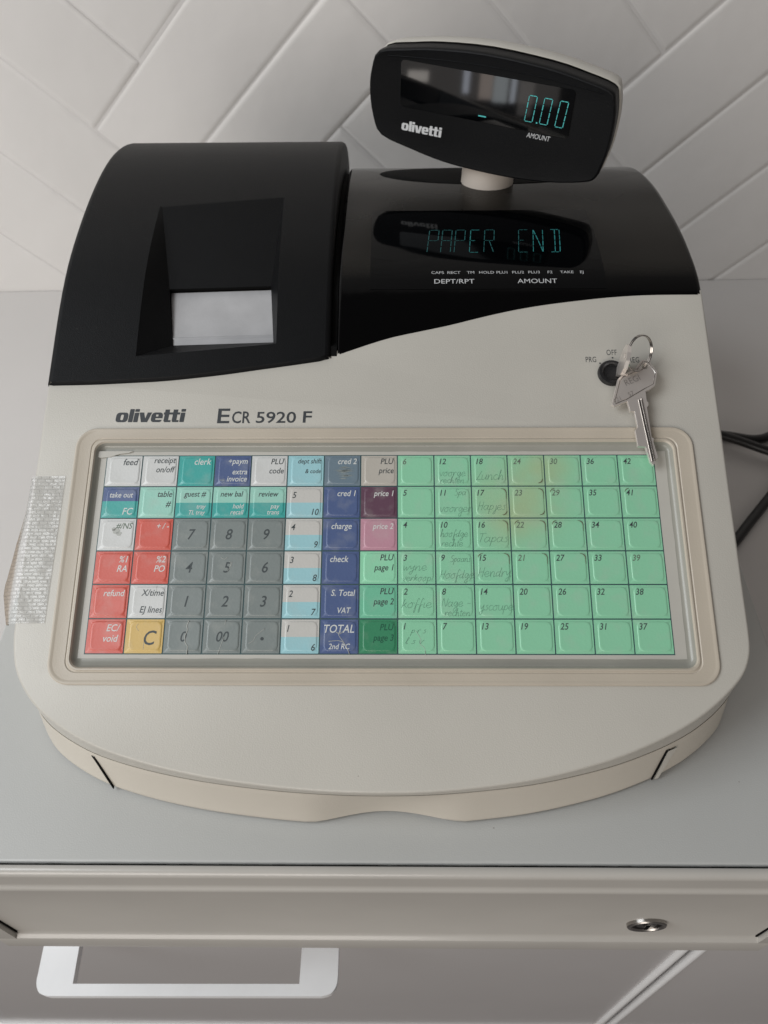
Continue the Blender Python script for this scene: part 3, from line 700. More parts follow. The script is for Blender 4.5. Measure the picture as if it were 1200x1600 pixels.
KEYS=[
 [('W',[('feed','r',7.4,3.2,3.5,Dk)]),('W',[('receipt','r',8.0,4.3,3.2,Dk),('on/off','r',8.0,-.8,3.2,Dk)]),('T',[('clerk','r',7.6,3.4,3.5,Wk)]),
  ('N',[('÷paym','r',7.6,3.8,3.1,Wk),('extra','r',7.6,-2.0,3.0,Wk),('invoice','r',7.6,-5.9,3.0,Wk)]),('W',two('PLU','code')),('L',[('dept shift','r',8.0,4.0,2.6,Dk),('& code','r',7.8,-1.4,2.3,Dk)]),
  ('H',[('cred 2','r',7.4,3.6,3.1,Wk)]),('B',two('PLU','price')),('g',gn(6,Fk)),('g',gn(12)),('g',gn(18)),('g',gn(24,Fk)),('g',gn(30,Fk)),('g',gn(36)),('g',gn(42))],
 [('NT',[('take out','c',.4,2.6,2.9,Wk),('FC','r',7.2,-6.6,3.6,Wk)]),('M',[('table','r',7.6,2.9,3.2,Dk),('#','r',7.4,-2.4,3.2,Dk)]),('MT',[('guest #','c',.4,3.0,3.0,Dk),('tray','r',6.4,-3.4,2.3,Wk),('TL tray','r',6.2,-6.6,2.3,Wk)]),
  ('MT',[('new bal','c',.4,3.0,3.0,Dk),('hold','r',7.0,-3.4,2.5,Wk),('recall','r',7.0,-6.6,2.5,Wk)]),('MT',[('review','c',.3,3.0,3.0,Dk),('pay','r',6.2,-3.4,2.5,Wk),('trans','r',6.2,-6.6,2.5,Wk)]),('WL',dept('5','10')),
  ('N',[('cred 1','r',7.2,3.2,3.1,Wk)]),('P',[('price 1','r',7.6,3.2,3.0,Wk)]),('g',gn(5)),('g',gn(11)),('g',gn(17)),('g',gn(23,Fk)),('g',gn(29,Fk)),('g',gn(35)),('g',gn(41))],
 [('W',[('#/NS','r',7.8,3.0,3.1,Fk)]),('R',[('+ / -','r',7.4,3.0,3.0,Wk)]),('G',num('7')),('G',num('8')),('G',num('9')),('WL',dept('4','9')),('N',[('charge','c',.2,2.8,3.2,Wk)]),('K',[('price 2','r',7.4,2.8,3.0,Wk)]),
  ('g',gn(4)),('g',gn(10)),('g',gn(16)),('g',gn(22,Fk)),('g',gn(28)),('g',gn(34)),('g',gn(40))],
 [('R',[('%1','r',7.2,2.6,3.3,Wk),('RA','r',7.2,-2.2,3.3,Wk)]),('R',[('%2','r',7.2,2.6,3.3,Wk),('PO','r',7.2,-2.2,3.3,Wk)]),('G',num('4')),('G',num('5')),('G',num('6')),('WL',dept('3','8')),('N',[('check','c',-.6,2.8,3.2,Wk)]),('1',two('PLU','page 1')),
  ('g',gn(3)),('g',gn(9)),('g',gn(15)),('g',gn(21,Fk)),('g',gn(27)),('g',gn(33)),('g',gn(39,Fk))],
 [('R',[('refund','r',7.4,2.6,3.2,Wk)]),('W',[('X/time','r',7.8,2.8,3.2,Dk),('EJ lines','r',7.6,-5.6,3.2,Dk)]),('G',num('1')),('G',num('2')),('G',num('3')),('WL',dept('2','7')),('N',[('S. Total','r',7.6,2.8,3.1,Wk),('VAT','r',5.6,-5.8,2.8,Wk)]),('2',two('PLU','page 2')),
  ('g',gn(2)),('g',gn(8)),('g',gn(14)),('g',gn(20)),('g',gn(26)),('g',gn(32)),('g',gn(38))],
 [('R',[('EC/','r',7.0,2.4,3.4,Wk),('void','r',6.4,-2.7,3.4,Wk)]),('Y',[('C','c',3.0,-4.2,7.0,Dk)]),('G',num('0',Dk,5.0)),('G',num('00',Dk,5.0)),('G',[]),('WL',dept('1','6')),('N',[('TOTAL','c',.0,1.8,3.9,Wk),('2nd RC','c',.2,-6.2,2.7,Wk)]),('3',[('PLU','r',7.6,3.0,3.1,Gk),('page 3','r',7.6,-2.1,3.1,Gk)]),
  ('g',gn(1)),('g',gn(7)),('g',gn(13)),('g',gn(19)),('g',gn(25)),('g',gn(31)),('g',gn(37))]]
INK={Wk:M['keyinkw'],Dk:M['keyink'],Fk:M['keyink_faded'],Gk:M['keyinkg']}
def keymesh(code):
    g=G(); a,b=PX/2-.32,PY/2-.32
    rings=[[(x,y,0) for x,y in rr(0,0,a,b,.3,5)],[(x,y,.22) for x,y in rr(0,0,a,b,.3,5)],[(x,y,.22) for x,y in rr(.45,.1,7.95,7.25,2.6,5)],
           [(x,y,.42) for x,y in rr(.45,.1,7.75,7.05,2.5,5)],[(x,y,.50) for x,y in rr(.45,.1,7.5,6.8,2.4,5)],[(x,y,.50) for x,y in rr(.45,.1,7.0,6.3,2.1,5)],[(x,y,.48) for x,y in rr(.45,.1,6.6,5.9,2.0,5)]]
    g.loft(rings,True,0,False,True)
    me=mesh_data("key",g.V,g.F,K[code],None,True); fixn(me); me.set_sharp_from_angle(angle=math.radians(40)); return me
KM={}
keyobj={}
for j,row in enumerate(KEYS):
    for i,(code,tx) in enumerate(row):
        if code not in KM: KM[code]=keymesh(code)
        k=bpy.data.objects.new("key",KM[code]); col.objects.link(k); k.parent=till
        u=(i-7)*PX; v=(2.5-j)*PY; p=Vector(S(u,v,.2))-Vector(O); k.location=p*MM; k.rotation_euler=(SL,0,0)
        keyobj[(i,j)]=k
        if tx:
            V=[];F=[]; ink=tx[0][5]; mi=[]; inks=[]
            for (s,al,x,y,cap,ik) in tx:
                if ik not in inks: inks.append(ik)
                wd=.88 if len(s)<5 else .86
                V2,F2,W=text2d(s,cap,.22,.008,wd)
                mxw=16.2
                f=1 if W<=mxw else mxw/W
                x0=x if al=='l' else (x-W*f if al=='r' else x-W*f/2)
                x0=max(-8.4,x0); n=len(V)
                V+=[(x0+a*f,y+b,.53) for a,b in V2]; F+=[tuple(q+n for q in ff) for ff in F2]; mi+=[inks.index(ik)]*len(F2)
            me=mesh_data("legend",V,F,[INK[q] for q in inks],mi)
            o=link("legend",me,k)
        if i==4 and j==5:
            me=mesh_data("legend",[(.6+.85*math.cos(q*math.pi/7),-1.2+.85*math.sin(q*math.pi/7),.54) for q in range(14)],[tuple(range(14))],M['keyink']); link("legend",me,k)
# handwriting in pencil on the green keys -------------------------------------------------------
ST={'a':([[(.8,.8),(.3,1),(0,.5),(.3,0),(.75,.4),(.85,1),(.8,.2),(1.1,.1)]],1.1),'e':([[(0,.45),(.7,.6),(.55,1),(.15,.9),(0,.4),(.35,0),(.95,.3)]],.95),
'o':([[(.5,1),(0,.6),(.2,0),(.7,.2),(.65,.8),(.4,1),(1.,.9)]],1.),'n':([[(0,1),(.1,0),(.15,.6),(.5,1),(.7,.7),(.7,0),(1.,.2)]],1.),'r':([[(0,1),(.1,0),(.15,.6),(.45,1),(.75,.85)]],.75),
'v':([[(0,1),(.35,0),(.7,1),(.9,.9)]],.85),'u':([[(0,1),(.05,.2),(.4,0),(.7,.5),(.75,1),(.75,.1),(1.,.2)]],1.),'h':([[(0,0),(.25,1.8),(.1,1.7),(.1,0),(.4,.9),(.7,.7),(.7,0),(.95,.2)]],.95),
'c':([[(.75,.9),(.3,1),(0,.5),(.3,0),(.8,.25)]],.8),'t':([[(.3,1.6),(.25,.1),(.6,.1)],[(0,1.1),(.6,1.15)]],.6),'l':([[(0,.2),(.4,1.6),(.2,1.7),(.15,.1),(.5,.2)]],.5),
'g':([[(.75,.9),(.3,1),(.05,.5),(.4,.1),(.75,.9),(.7,-.7),(.3,-.9),(.2,-.5),(.95,.2)]],.95),'j':([[(.4,1),(.35,-.6),(0,-.8),(.1,-.4),(.7,.3)]],.6),'y':([[(0,1),(.2,.3),(.6,.9),(.65,1),(.5,-.6),(.15,-.8),(.1,-.4),(.9,.2)]],.85),
'k':([[(0,0),(.2,1.7),(.05,.4),(.6,1),(.3,.6),(.8,.05)]],.85),'p':([[(.1,1),(0,-.8),(.1,.6),(.5,1),(.75,.5),(.4,.1),(.1,.2)]],.85),'f':([[(.6,1.6),(.3,1.7),(.1,-.7),(.3,-.6),(.25,.5),(.7,.6)]],.65),
's':([[(.6,1),(.2,.9),(.5,.5),(.5,.1),(0,.05)]],.7),'i':([[(.1,1),(.1,.1),(.4,.2)]],.4),'d':([[(.6,.9),(.1,.8),(.1,.1),(.6,.4),(.8,1.7),(.65,.1),(.95,.2)]],.95),'w':([[(0,1),(.2,0),(.5,.8),(.7,0),(1.05,1)]],1.1),
'S':([[(.9,1.6),(.3,1.7),(.2,1.1),(.8,.7),(.6,0),(0,.1)]],1.),'L':([[(.7,1.7),(.1,.1),(0,.0),(1.,.1)]],.9),'H':([[(.1,1.7),(0,0)],[(.9,1.7),(.75,0)],[(0,.8),(.85,.9)]],1.05),'T':([[(0,1.6),(1.1,1.7)],[(.55,1.65),(.4,0)]],.95),
'N':([[(0,0),(.1,1.7),(.8,0),(1.,1.7)]],1.1),'-':([[(.1,.7),(.8,.7)]],1.),' ':([],.5),'V':([[(0,1.6),(.4,0),(.9,1.6)]],.9)}
def write(key,lines):
    g=G()
    for (s,x,y,sz,wd) in lines:
        cx=0
        for ch in s:
            strokes,adv=ST[ch]
            for st in strokes:
                pts=spline([((cx+a+b*.25)*sz*wd+x+random.uniform(-.06,.06), b*sz+y+random.uniform(-.06,.06),0) for a,b in st],3)
                for p,q in zip(pts,pts[1:]):
                    d=(q-p); 
                    if d.length<1e-4: continue
                    nn=Vector((-d.y,d.x,0)).normalized()*.065
                    g.add([(p.x-nn.x,p.y-nn.y,.56),(q.x-nn.x,q.y-nn.y,.56),(q.x+nn.x,q.y+nn.y,.56),(p.x+nn.x,p.y+nn.y,.56)],[(0,1,2,3)])
            cx+=adv+.08
    link("handwriting",mesh_data("handwriting",g.V,g.F,M['pencil']),key)
write(keyobj[(9,0)],[("voorge",-7,-3.2,2.3,1.),("rechten",-6.6,-7.0,1.9,1.)])
write(keyobj[(10,0)],[("Lunch",-7,-5.2,2.8,1.)])
write(keyobj[(9,1)],[("Spa",0.6,3.6,1.9,1.),("voorger",-7,-5.4,2.5,.95)])
write(keyobj[(10,1)],[("Hapjes",-6.6,-4.4,2.6,.95)])
write(keyobj[(9,2)],[("hoofdge",-7,-1.4,2.1,.95),("rechte",-6.6,-6.4,2.0,1.)])
write(keyobj[(10,2)],[("Tapas",-7.2,-4.2,2.7,1.1)])
write(keyobj[(8,3)],[("wyne",-7,-1.6,2.4,1.2),("verkoop",-7.4,-7.0,2.1,1.)])
write(keyobj[(9,3)],[("Spaans",-2.2,2.8,1.9,.85),("Hoofdge",-7.6,-5.6,2.5,.95)])
write(keyobj[(10,3)],[("Hendry",-7.6,-4.8,2.8,.95)])
write(keyobj[(8,4)],[("koffie",-7.6,-3.2,2.6,1.15)])
write(keyobj[(9,4)],[("Nage -",-7,-2.6,2.4,1.),("rechten",-5.6,-7.2,1.9,1.)])
write(keyobj[(10,4)],[("yscoupe",-7.4,-4.4,2.5,.98)])
write(keyobj[(8,5)],[("p r s",-3,1.6,1.6,1.2),("l s v",-6,-3.6,1.7,1.5)])
# cracks in the worn silicone and grime at the corners of some keys
def crack(key,paths,r=.16,m='crack'):
    g=G()
    for p in paths: g.tube([(a,b,.50) for a,b in [(q.x,q.y) for q in spline([(x,y,0) for x,y in p],4)]],r*.75,5)
    link("crack",mesh_data("crack",g.V,g.F,M[m],None,True),key)
crack(keyobj[(2,5)],[[(2.4,7.6),(1.6,5.2),(2.0,2.8),(1.0,.2),(1.4,-3.2),(2.6,-5),(2.4,-8.6)]],.3)
crack(keyobj[(3,5)],[[(1.4,8),(1.0,5.8)],[(1.2,0),(.2,-3),(-1.5,-8.6)]],.16)
crack(keyobj[(4,5)],[[(-5.8,-3.4),(-3.6,-2.2),(-2.4,.4),(1.8,3.8)]],.16)
crack(keyobj[(6,5)],[[(.6,3.2),(-.2,.8),(1.4,-1.6),(3.8,-5.2),(5.2,-8.6)],[(2,2.6),(.4,1.2),(-1.5,2.2)],[(-5,-2.4),(0,-2.1),(2.6,-3.2)]],.2)
crack(keyobj[(1,5)],[[(-3.4,6),(-4.2,4.4),(-3.0,2.6)],[(0,-3),(.2,-6.5)]],.12)
crack(keyobj[(8,5)],[[(-1,3),(1.6,-1.2),(1.4,-3.8),(3.4,-5.6),(3.8,-9)]],.12)
crack(keyobj[(3,3)],[[(-3,5),(-1.2,4.2),(.4,5.4)],[(1.4,3.2),(2.2,1.2),(.6,-2)],[(2.8,3),(2.2,.6)]],.16)
crack(keyobj[(1,4)],[[(4,7.6),(3.9,4.8)]],.1)
g=G()
for c_ in ((-.4,.6,1.9),(1.2,-.8,1.4),(-1.6,1.6,1.1)):
    g.add([(c_[0]+c_[2]*(1+.25*math.sin(q*2.3))*math.cos(q*math.pi/7),1.2+c_[1]+.8*c_[2]*math.sin(q*math.pi/7),.57) for q in range(14)],[tuple(range(14))])
link("worn_spot",mesh_data("worn_spot",g.V,g.F,M['crack']),keyobj[(0,2)])
def smudge(key,cx,cy,rx,ry,nst,mt,seed):
    rnd=random.Random(seed); g=G()
    for q in range(nst):
        y=cy+rnd.uniform(-ry,ry); L_=rx*math.sqrt(max(.05,1-((y-cy)/ry)**2))*rnd.uniform(.4,1.); x=cx+rnd.uniform(-.35,.35)*rx; w_=rnd.uniform(.10,.28)
        g.add([(x-L_,y,.56),(x,y-w_,.56),(x+L_,y+.2,.56),(x,y+w_,.56)],[(0,1,2,3)])
    link("worn_spot",mesh_data("worn_spot",g.V,g.F,mt),key)
smudge(keyobj[(6,0)],1.0,-1.2,5.4,3.6,34,mat("worn_film",(.25,.29,.29),.5),3)
smudge(keyobj[(3,0)],-5.0,-5.6,2.0,1.2,8,mat("worn_film_blue",(.25,.29,.36),.5),5)
def grime(key,arcs):
    g=G()
    for corner in arcs:
        sx,sy,a0,a1=corner
        pts=[]
        for i in range(7):
            a=math.radians(lerp(a0,a1,i/6)); pts.append((.45+sx*5.5+2.2*math.cos(a), .1+sy*4.8+2.2*math.sin(a),.48))
        if a0==0: pts=[(pts[0][0],pts[0][1]-3.2,.48)]+pts
        g.tube([tuple(p) for p in spline(pts,2)],lambda t:.07+.16*math.sin(math.pi*t)*random.uniform(.5,1.1),5)
    link("grime",mesh_data("grime",g.V,g.F,M['grime'],None,True),key)
TRc=(1,1,0,100); BRc=(1,-1,-95,0); TLc=(-1,1,88,175)
for ij,cs in {(11,0):[BRc],(10,1):[TRc,BRc],(11,1):[TRc,BRc],(12,1):[TLc],(10,2):[TRc],(11,2):[TRc,TLc],(12,2):[TLc,TRc],(10,3):[TRc,TLc],(11,3):[TRc],(12,3):[TRc],(14,1):[TLc]}.items(): grime(keyobj[ij],cs)
# ------------------------------------------------------------------ customer display
YAW=math.radians(-25.276); TAU=math.radians(2.444); DC=Vector((63.3,243.,110.2))
DA=Vector((math.cos(YAW),math.sin(YAW),0)); DB=Vector((-math.sin(YAW),math.cos(YAW),0)); DU=Vector((0,0,1))*math.cos(TAU)+DB*math.sin(TAU); DN=DA.cross(DU)   # DN faces the viewer
def D(a,u,h=0.): p=DC+DA*a+DU*u+DN*h; return (p.x,p.y,p.z)
ol=[(-72.0,26.6),(-54,29.6),(-35.6,31.4),(-4.3,32.5),(33.4,31.4),(55,29.4),(71.6,26.8),(75.2,20.7),(77.3,8),(77.3,-8.2),(75.6,-18),(73.0,-26.3),(66,-30.2),(44.4,-34.6),(16.2,-36.9),(-13.8,-36.7),(-31.5,-35.2),(-49.5,-32.0),(-70.3,-26.9),(-76.2,-16),(-78.4,-1),(-77,13.8)]
ol=[(a*(.967 if a>0 else 1),b*(.82+.11*(1-min(1,(a/72)**2)) if b>0 else 1)) for a,b in ol]
ol=[(p.x,p.y) for p in spline([(a,b,0) for a,b in ol],3,True)]
def sc_(lp,k,kx=None): return [(a*(kx or k),b*k) for a,b in lp]
g=G()
rings=[[D(a,b,-12.5) for a,b in sc_(ol,.99)],[D(a,b,-4) for a,b in sc_(ol,1.0)],[D(a,b,-1.4) for a,b in sc_(ol,1.0)],[D(a,b,-.3) for a,b in sc_(ol,.985,.993)],[D(a,b,0) for a,b in sc_(ol,.965,.985)]]
g.loft(rings,True,0)
# the face steps back below the brow, then runs slightly concave
face=[]
g.loft([rings[-1],[D(a,b,-.25) for a,b in sc_(ol,.90,.96)],[D(a,b,-.5) for a,b in sc_(ol,.6,.7)],[D(a,b,-.5) for a,b in sc_(ol,.02,.02)]],True,0,False,True)
cd=g.build("customer_display",M['blackmatte'],till,True,sharp=30)
g=G()
bol=[(a*(1 if b<0 else 1.0),b*(1.0 if b<0 else 1.03)) for a,b in ol]
g.loft([[D(a,b,-12) for a,b in sc_(bol,.985,.99)],[D(a,b,-13) for a,b in sc_(bol,1.0)],[D(a,b,-20) for a,b in sc_(bol,.985,.99)],[D(a,b,-27) for a,b in sc_(bol,.95,.965)],[D(a,b,-33) for a,b in sc_(bol,.80,.88)],[D(a,b,-34) for a,b in sc_(bol,.02)]],True,0,False,True)
g.build("back_shell",M['cream'],cd,True)
# glossy front skin covers most of the face
g=G(); V2,F2=curve_fill([rr(-3.2,6.4,53.6,13.2,2.5,4)]); g.add([D(a,b,.05) for a,b in V2],F2)
g.loft([[D(a,b,.05) for a,b in rr(-3.2,6.4,53.6,13.2,2.5,4)],[D(a,b,-.9) for a,b in rr(-3.2,6.4,53.6,13.2,2.5,4)]],True)
g.build("display_window",M['blackpane'],cd,norm=False)
g=G(); pts=[D(-66+i*4.4, 20.3+3.4*math.sin(math.pi*i/30)*1., -.1) for i in range(31)]
g.tube(pts,.3,6); g.build("brow_line",M['blackmatte'],cd,True)
for x in (23.2,32.3,41.6):
    g=G(); segs(g,'0',lambda a,b:D(a,b,.22),x,-1.4,4.7,14.2,.5,.08,.035); g.build("digit",M['vfd'],cd,norm=False)
g=G(); g.add([D(30.3,-1.7,.22),D(31.1,-1.7,.22),D(31.1,-.9,.22),D(30.3,-.9,.22)],[(0,1,2,3)]); g.build("decimal_point",M['vfd'],cd,norm=False)
g=G(); g.add([D(-5.4,-3.8,.22),D(-.5,-3.8,.22),D(-.5,-3.1,.22),D(-5.4,-3.1,.22)],[(0,1,2,3)]); g.build("cursor_bar",M['vfd'],cd,norm=False)
V,F=logo2d(27.6,6.0); V,F=put(V,F,lambda a,b:D(a,b,-.1),-55.8,-20.8); obj("brand_lettering",V,F,M['whiteink'],cd,norm=False)
label_on("amount_label","AMOUNT",lambda a,b:D(a,b,-.1),25.6,-10.4,2.9,M['whiteink'],cd,.2,.0,fit=14.6)
g=G()
def ringz(r,z,cx=69.5,cy=264.,n=28): return [(cx+r*math.cos(2*math.pi*i/n),cy+r*math.sin(2*math.pi*i/n),z) for i in range(n)]
g.loft([ringz(18.2,48),ringz(17.2,57),ringz(16.8,80),ringz(15,92)],True,0,False,True); g.build("display_pole",M['poleplastic'],till,True)
# ------------------------------------------------------------------ keys on the ring
HK=6.5
kr=thing("hanging_key","nickel key with a grooved blade, hanging from the ring below the lock","key",S(134,82,5),"keys on the ring")
shape=[(137.0,99.9),(138.6,101.3),(141.9,100.8),(145.9,94.5),(144.2,87.0),(141.3,84.7),(138.9,83.6),(139.2,78.2),(140.0,77.4),(139.9,75.8),(139.0,74.8),(140.2,58.4),(141.2,57.8),(140.9,55.8),(142.6,47.7),(141.4,46.6),(140.9,44.9),(140.0,43.4),(138.5,45.2),(136.7,53.3),(132.8,53.7),(132.0,62.2),(133.4,63.8),(132.4,72.6),(130.2,72.7),(129.1,78.2),(122.2,75.3),(121.0,76.4),(125.0,90.4),(127.2,92.6),(134.5,96.1)]
def hk(v): return lerp(5.2,9.4,max(0,min(1,(v-44)/58)))       # leans up to the ring
hol=[(139.6+1.7*math.cos(-q*math.pi/8),97.6+1.7*math.sin(-q*math.pi/8)) for q in range(16)]
def plate(g,out,holes,t,hf,k=0):
    V2,F2=curve_fill([out]+holes)
    g.add([S(a,b,hf(b)+t/2) for a,b in V2],F2,k); g.add([S(a,b,hf(b)-t/2) for a,b in V2],[f[::-1] for f in F2],k)
    for lp in [out]+holes: g.loft([[S(a,b,hf(b)-t/2) for a,b in lp],[S(a,b,hf(b)+t/2) for a,b in lp]],True,k)
g=G(); plate(g,shape,[hol],2.0,hk)
o=g.build("bow_and_blade",M['steel'],kr)
bm=bmesh.new(); bm.from_mesh(o.data); bmesh.ops.remove_doubles(bm,verts=bm.verts,dist=1e-6); bmesh.ops.recalc_face_normals(bm,faces=bm.faces); bm.to_mesh(o.data); bm.free()
bv=o.modifiers.new("bevel",'BEVEL'); bv.width=.00045; bv.segments=2; bv.limit_method='ANGLE'; bv.angle_limit=math.radians(40)
# groove: raised rails and dark slot along the blade
g=G()
def strip(g,x0,y0,x1,y1,wd,dh,hh):
    a=Vector((x0,y0)); b=Vector((x1,y1)); t=(b-a).normalized(); n_=Vector((-t.y,t.x))*wd/2; N2=10
    lo=[];hi=[]
    secs=[]
    for i in range(N2+1):
        p=a.lerp(b,i/N2); h0=hk(p.y)+1.0
        secs.append([S(p.x-n_.x,p.y-n_.y,h0+dh-.1),S(p.x-n_.x*.5,p.y-n_.y*.5,h0+dh+hh),S(p.x+n_.x*.5,p.y+n_.y*.5,h0+dh+hh),S(p.x+n_.x,p.y+n_.y,h0+dh-.1)])
    g.loft(secs,False)
strip(g,136.4,79.5,140.7,45.8,.9,.0,.55); strip(g,134.9,79.0,139.4,45.4,.7,0,.35); g.build("blade_rail",M['ring'],kr,True)
g=G(); strip(g,135.6,78.6,140.1,45.6,.8,.02,.06); g.build("blade_groove",mat("groove_dark",(.10,.095,.09),.35,metal=1),kr)
g=G(); rim=[(138.8,100.2),(141.4,99.8),(144.7,94.1),(143.2,87.7),(138.3,84.9),(129.2,79.4),(122.8,76.7),(122.3,77.6),(126.0,89.6),(127.8,91.5),(134.8,94.9)]
g.tube([S(a,b,hk(b)+1.0) for a,b in rim+rim[:1]],.24,6); g.build('rim',M['ring'],kr,True)
# stamped marks on the bow
label=[("121",122.0,77.9,2.6),("57",129.6,80.6,2.2)]
g=G()
ang=math.atan2(5.2,12.)
def rotfn(x0,y0): return lambda a,b:S(x0+a*math.cos(ang)-b*math.sin(ang),y0+a*math.sin(ang)+b*math.cos(ang),hk(y0+a*math.sin(ang)+b*math.cos(ang))+1.05)
for s,x,y,cap in (("REGI",129.2,86.6,3.4),("121",123.0,77.4,2.4),("57",130.4,80.6,2.4)):
    V2,F2,W=text2d(s,cap,0,-.012,.9); V,F=put(V2,F2,rotfn(x,y),0,0); g.add(V,F)
g.build("stamped_marks",mat("stamp_metal",(.52,.48,.45),.35,metal=1),kr,norm=False)
# inserted key
ik=thing("inserted_key","nickel key standing upright in the black lock","key",S(127,98,4),"keys on the ring")
g=G()
ko=[(-3.2,-6),(-3.2,3),(-5.2,4.0),(-7.4,9),(-7.0,15),(-4.4,18.6),(0,19.6),(4.4,18.6),(7.0,15),(7.4,9),(5.2,4.0),(3.2,3),(3.2,-6)]
kd=Vector((.18,.98)).normalized()   # direction of the plate in the (u,v) plane
kc=(127.6,98.2)
def KP(a,b,t): 
    n_=Vector((kd.y,-kd.x)); return S(kc[0]+kd.x*a+n_.x*t,kc[1]+kd.y*a+n_.y*t,4.4+b)
kh=[(1.7*math.cos(-q*math.pi/6),15.4+1.7*math.sin(-q*math.pi/6)) for q in range(12)]
V2,F2=curve_fill([ko,kh]); g.add([KP(a,b,1.) for a,b in V2],F2); g.add([KP(a,b,-1.) for a,b in V2],[f[::-1] for f in F2])
for lp in (ko,kh): g.loft([[KP(a,b,-1.) for a,b in lp],[KP(a,b,1.) for a,b in lp]],True)
o=g.build("bow_and_blade",M['steel'],ik)
# ring: passes the inserted key's hole (h about 19.8) and the hanging key's hole
rg=G()
h1=Vector(KP(0,15.4,0)); h2=Vector(S(139.6,97.6,hk(97.6)+.2))
mid=(h1+h2)/2; ch=(h2-h1); Rr=10.2
ax=ch.normalized(); up=Vector(S(.55,1,.35)).normalized(); up=(up-ax*up.dot(ax)).normalized()
hgt=math.sqrt(max(.1,Rr*Rr-(ch.length/2)**2)); cen=mid+up*hgt*.72
Rr2=math.sqrt((ch.length/2)**2+(hgt*.72)**2)
for off in (-.42,.42):
    nn=ax.cross(up); pts=[cen+nn*off+Rr2*(math.cos(2*math.pi*i/60)*ax+math.sin(2*math.pi*i/60)*up) for i in range(61)]
    rg.tube([tuple(p) for p in pts],.45,8)
o=rg.build("split_ring",M['ring'],None,True); tag(o,"thin steel split ring joining the two keys at the lock","key ring")
# ------------------------------------------------------------------ clear tape on the left edge
tp=G()
rowsT=[]
n=26
for i in range(n+1):
    t=i/n; v=lerp(39.4,-37.0,t)
    fl_=interp([(0,.6),(.12,1.0),(.25,2.0),(.74,7.6),(.8,7.6),(1,4.2)],t)
    hh=interp([(0,1.2),(.25,-.5),(.74,-2.),(1,-1.8)],t)
    wob=.55*math.sin(t*17)+.3*math.sin(t*43)+.25*math.sin(t*71)
    ir=interp([(0,-162.2),(1,-163.0)],t)
    row=[S(ir,v+.3*math.sin(t*3),2.45)]
    for q in (.15,.3,.45,.6,.75,.9): row.append(S(lerp(ir,-177.5,q),v,2.4+.25*math.sin(q*6+wob*3)*(.4+t)))
    row+= [S(-178.4,v,2.5+.2*wob),S(-179.5-.2*fl_,v,1.9+.2*wob),S(-179.6-fl_*.55,v+.1,lerp(1.5,hh,.5)+wob*.4),S(-179.7-fl_,v-.2,hh+wob*.3),S(-179.2-fl_*.9,v-.2,hh-1.4)]
    rowsT.append(row)
tp.loft(rowsT,False)
tm=bpy.data.materials.new("clear_ribbed_tape"); tm.use_nodes=True; nt=tm.node_tree; b=nt.nodes["Principled BSDF"]; L_=nt.links
b.inputs["Base Color"].default_value=(.62,.62,.60,1); b.inputs["Roughness"].default_value=.16; b.inputs["Alpha"].default_value=.4; b.inputs["Specular IOR Level"].default_value=.8
geo=nt.nodes.new("ShaderNodeNewGeometry"); br=nt.nodes.new("ShaderNodeTexBrick"); mp=nt.nodes.new("ShaderNodeMapping"); mp.inputs["Rotation"].default_value=(-SL,0,0)
L_.new(geo.outputs["Position"],mp.inputs["Vector"]); L_.new(mp.outputs[0],br.inputs["Vector"]); br.inputs["Scale"].default_value=1; br.inputs["Brick Width"].default_value=.0042; br.inputs["Row Height"].default_value=.0019; br.inputs["Mortar Size"].default_value=.00035; br.inputs["Mortar Smooth"].default_value=.8
bp=nt.nodes.new("ShaderNodeBump"); bp.inputs["Strength"].default_value=.8; bp.inputs["Distance"].default_value=.0005; bp.invert=True; nz=nt.nodes.new("ShaderNodeTexNoise"); nz.inputs["Scale"].default_value=70; nz.inputs["Detail"].default_value=3; L_.new(geo.outputs["Position"],nz.inputs["Vector"])
b0=nt.nodes.new("ShaderNodeBump"); b0.inputs["Strength"].default_value=.7; b0.inputs["Distance"].default_value=.003; L_.new(nz.outputs["Fac"],b0.inputs["Height"]); L_.new(b0.outputs[0],bp.inputs["Normal"])
L_.new(br.outputs["Fac"],bp.inputs["Height"]); L_.new(bp.outputs[0],b.inputs["Normal"])
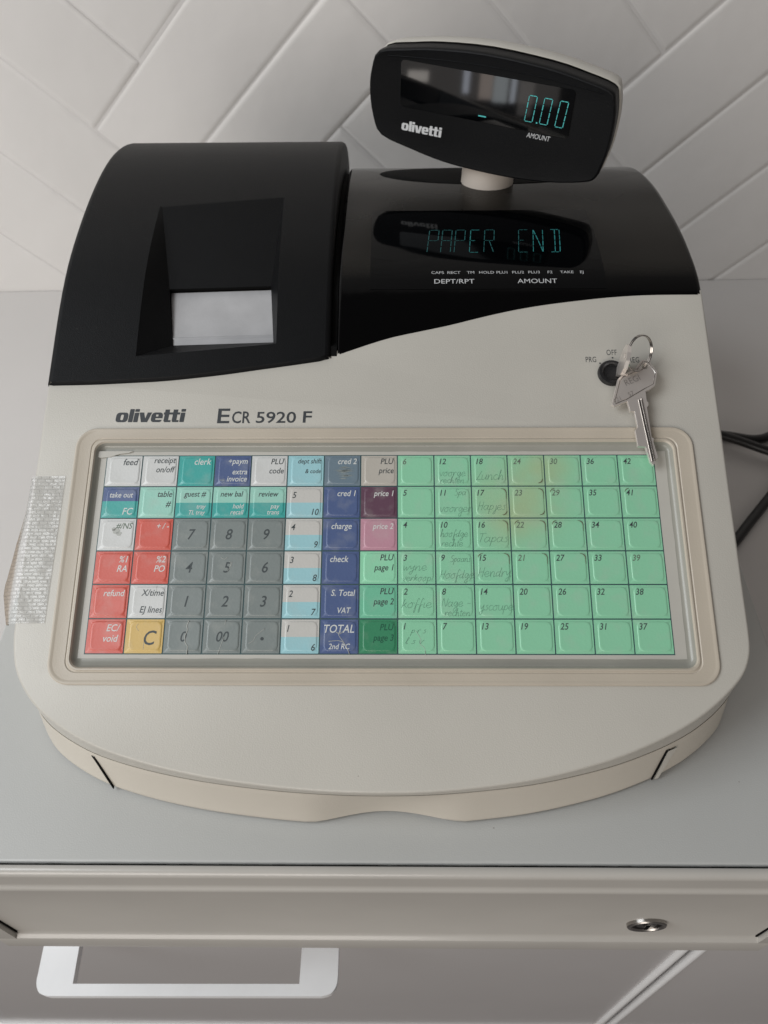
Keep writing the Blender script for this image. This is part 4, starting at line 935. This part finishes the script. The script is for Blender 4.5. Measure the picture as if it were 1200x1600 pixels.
sp=nt.nodes.new("ShaderNodeSeparateXYZ"); L_.new(geo.outputs["Position"],sp.inputs[0])
r1=nt.nodes.new("ShaderNodeMapRange"); r1.inputs[1].default_value=-.1806; r1.inputs[2].default_value=-.1830; r1.inputs[3].default_value=0; r1.inputs[4].default_value=1; L_.new(sp.outputs[0],r1.inputs[0])
mx=nt.nodes.new("ShaderNodeMix"); mx.data_type='RGBA'; mx.inputs[6].default_value=(.64,.64,.62,1); mx.inputs[7].default_value=(.40,.34,.28,1); L_.new(r1.outputs[0],mx.inputs[0])
rb=nt.nodes.new("ShaderNodeMix"); rb.data_type='RGBA'; rb.inputs[6].default_value=(.68,.68,.66,1); rb.inputs[7].default_value=(.63,.63,.62,1); L_.new(br.outputs["Fac"],rb.inputs[0]); L_.new(rb.outputs[2],mx.inputs[6]); L_.new(mx.outputs[2],b.inputs["Base Color"])
r2=nt.nodes.new("ShaderNodeMapRange"); r2.inputs[3].default_value=.42; r2.inputs[4].default_value=.85; L_.new(r1.outputs[0],r2.inputs[0]); L_.new(r2.outputs[0],b.inputs["Alpha"])
o=tp.build("adhesive_tape",tm,None,True); tag(o,"clear ribbed tape wrapped over the left edge of the till, loose and yellowed","tape")
# ------------------------------------------------------------------ cables
g=G(); z=CZ+4.2
g.tube([tuple(p) for p in spline([(200,330,z),(262,296,z),(317,284,z),(341,279.5,z),(362,287,z+1),(420,320,z),(500,326,z),(530,285,z),(480,248,z),(400,240,z),(347,257,z+6),(314,273,z+8),(262,300,z+7),(200,345,z)],8)],4.1,12)
o=g.build("looped_cable",M['cable'],None,True); tag(o,"black cable looping back on itself beside the upper right of the till","cable")
g=G(); g.tube([tuple(p) for p in spline([(222,60,z),(262,128,z),(299,172,z),(315,190,z),(334,211,z),(380,262,z),(450,300,z-.2),(560,420,z)],8)],4.3,12)
o=g.build("straight_cable",M['cable'],None,True); tag(o,"black cable running straight off to the right, lower of the two beside the till","cable")
for o in list(bpy.data.objects):
    if 'o' in o: del o['o']
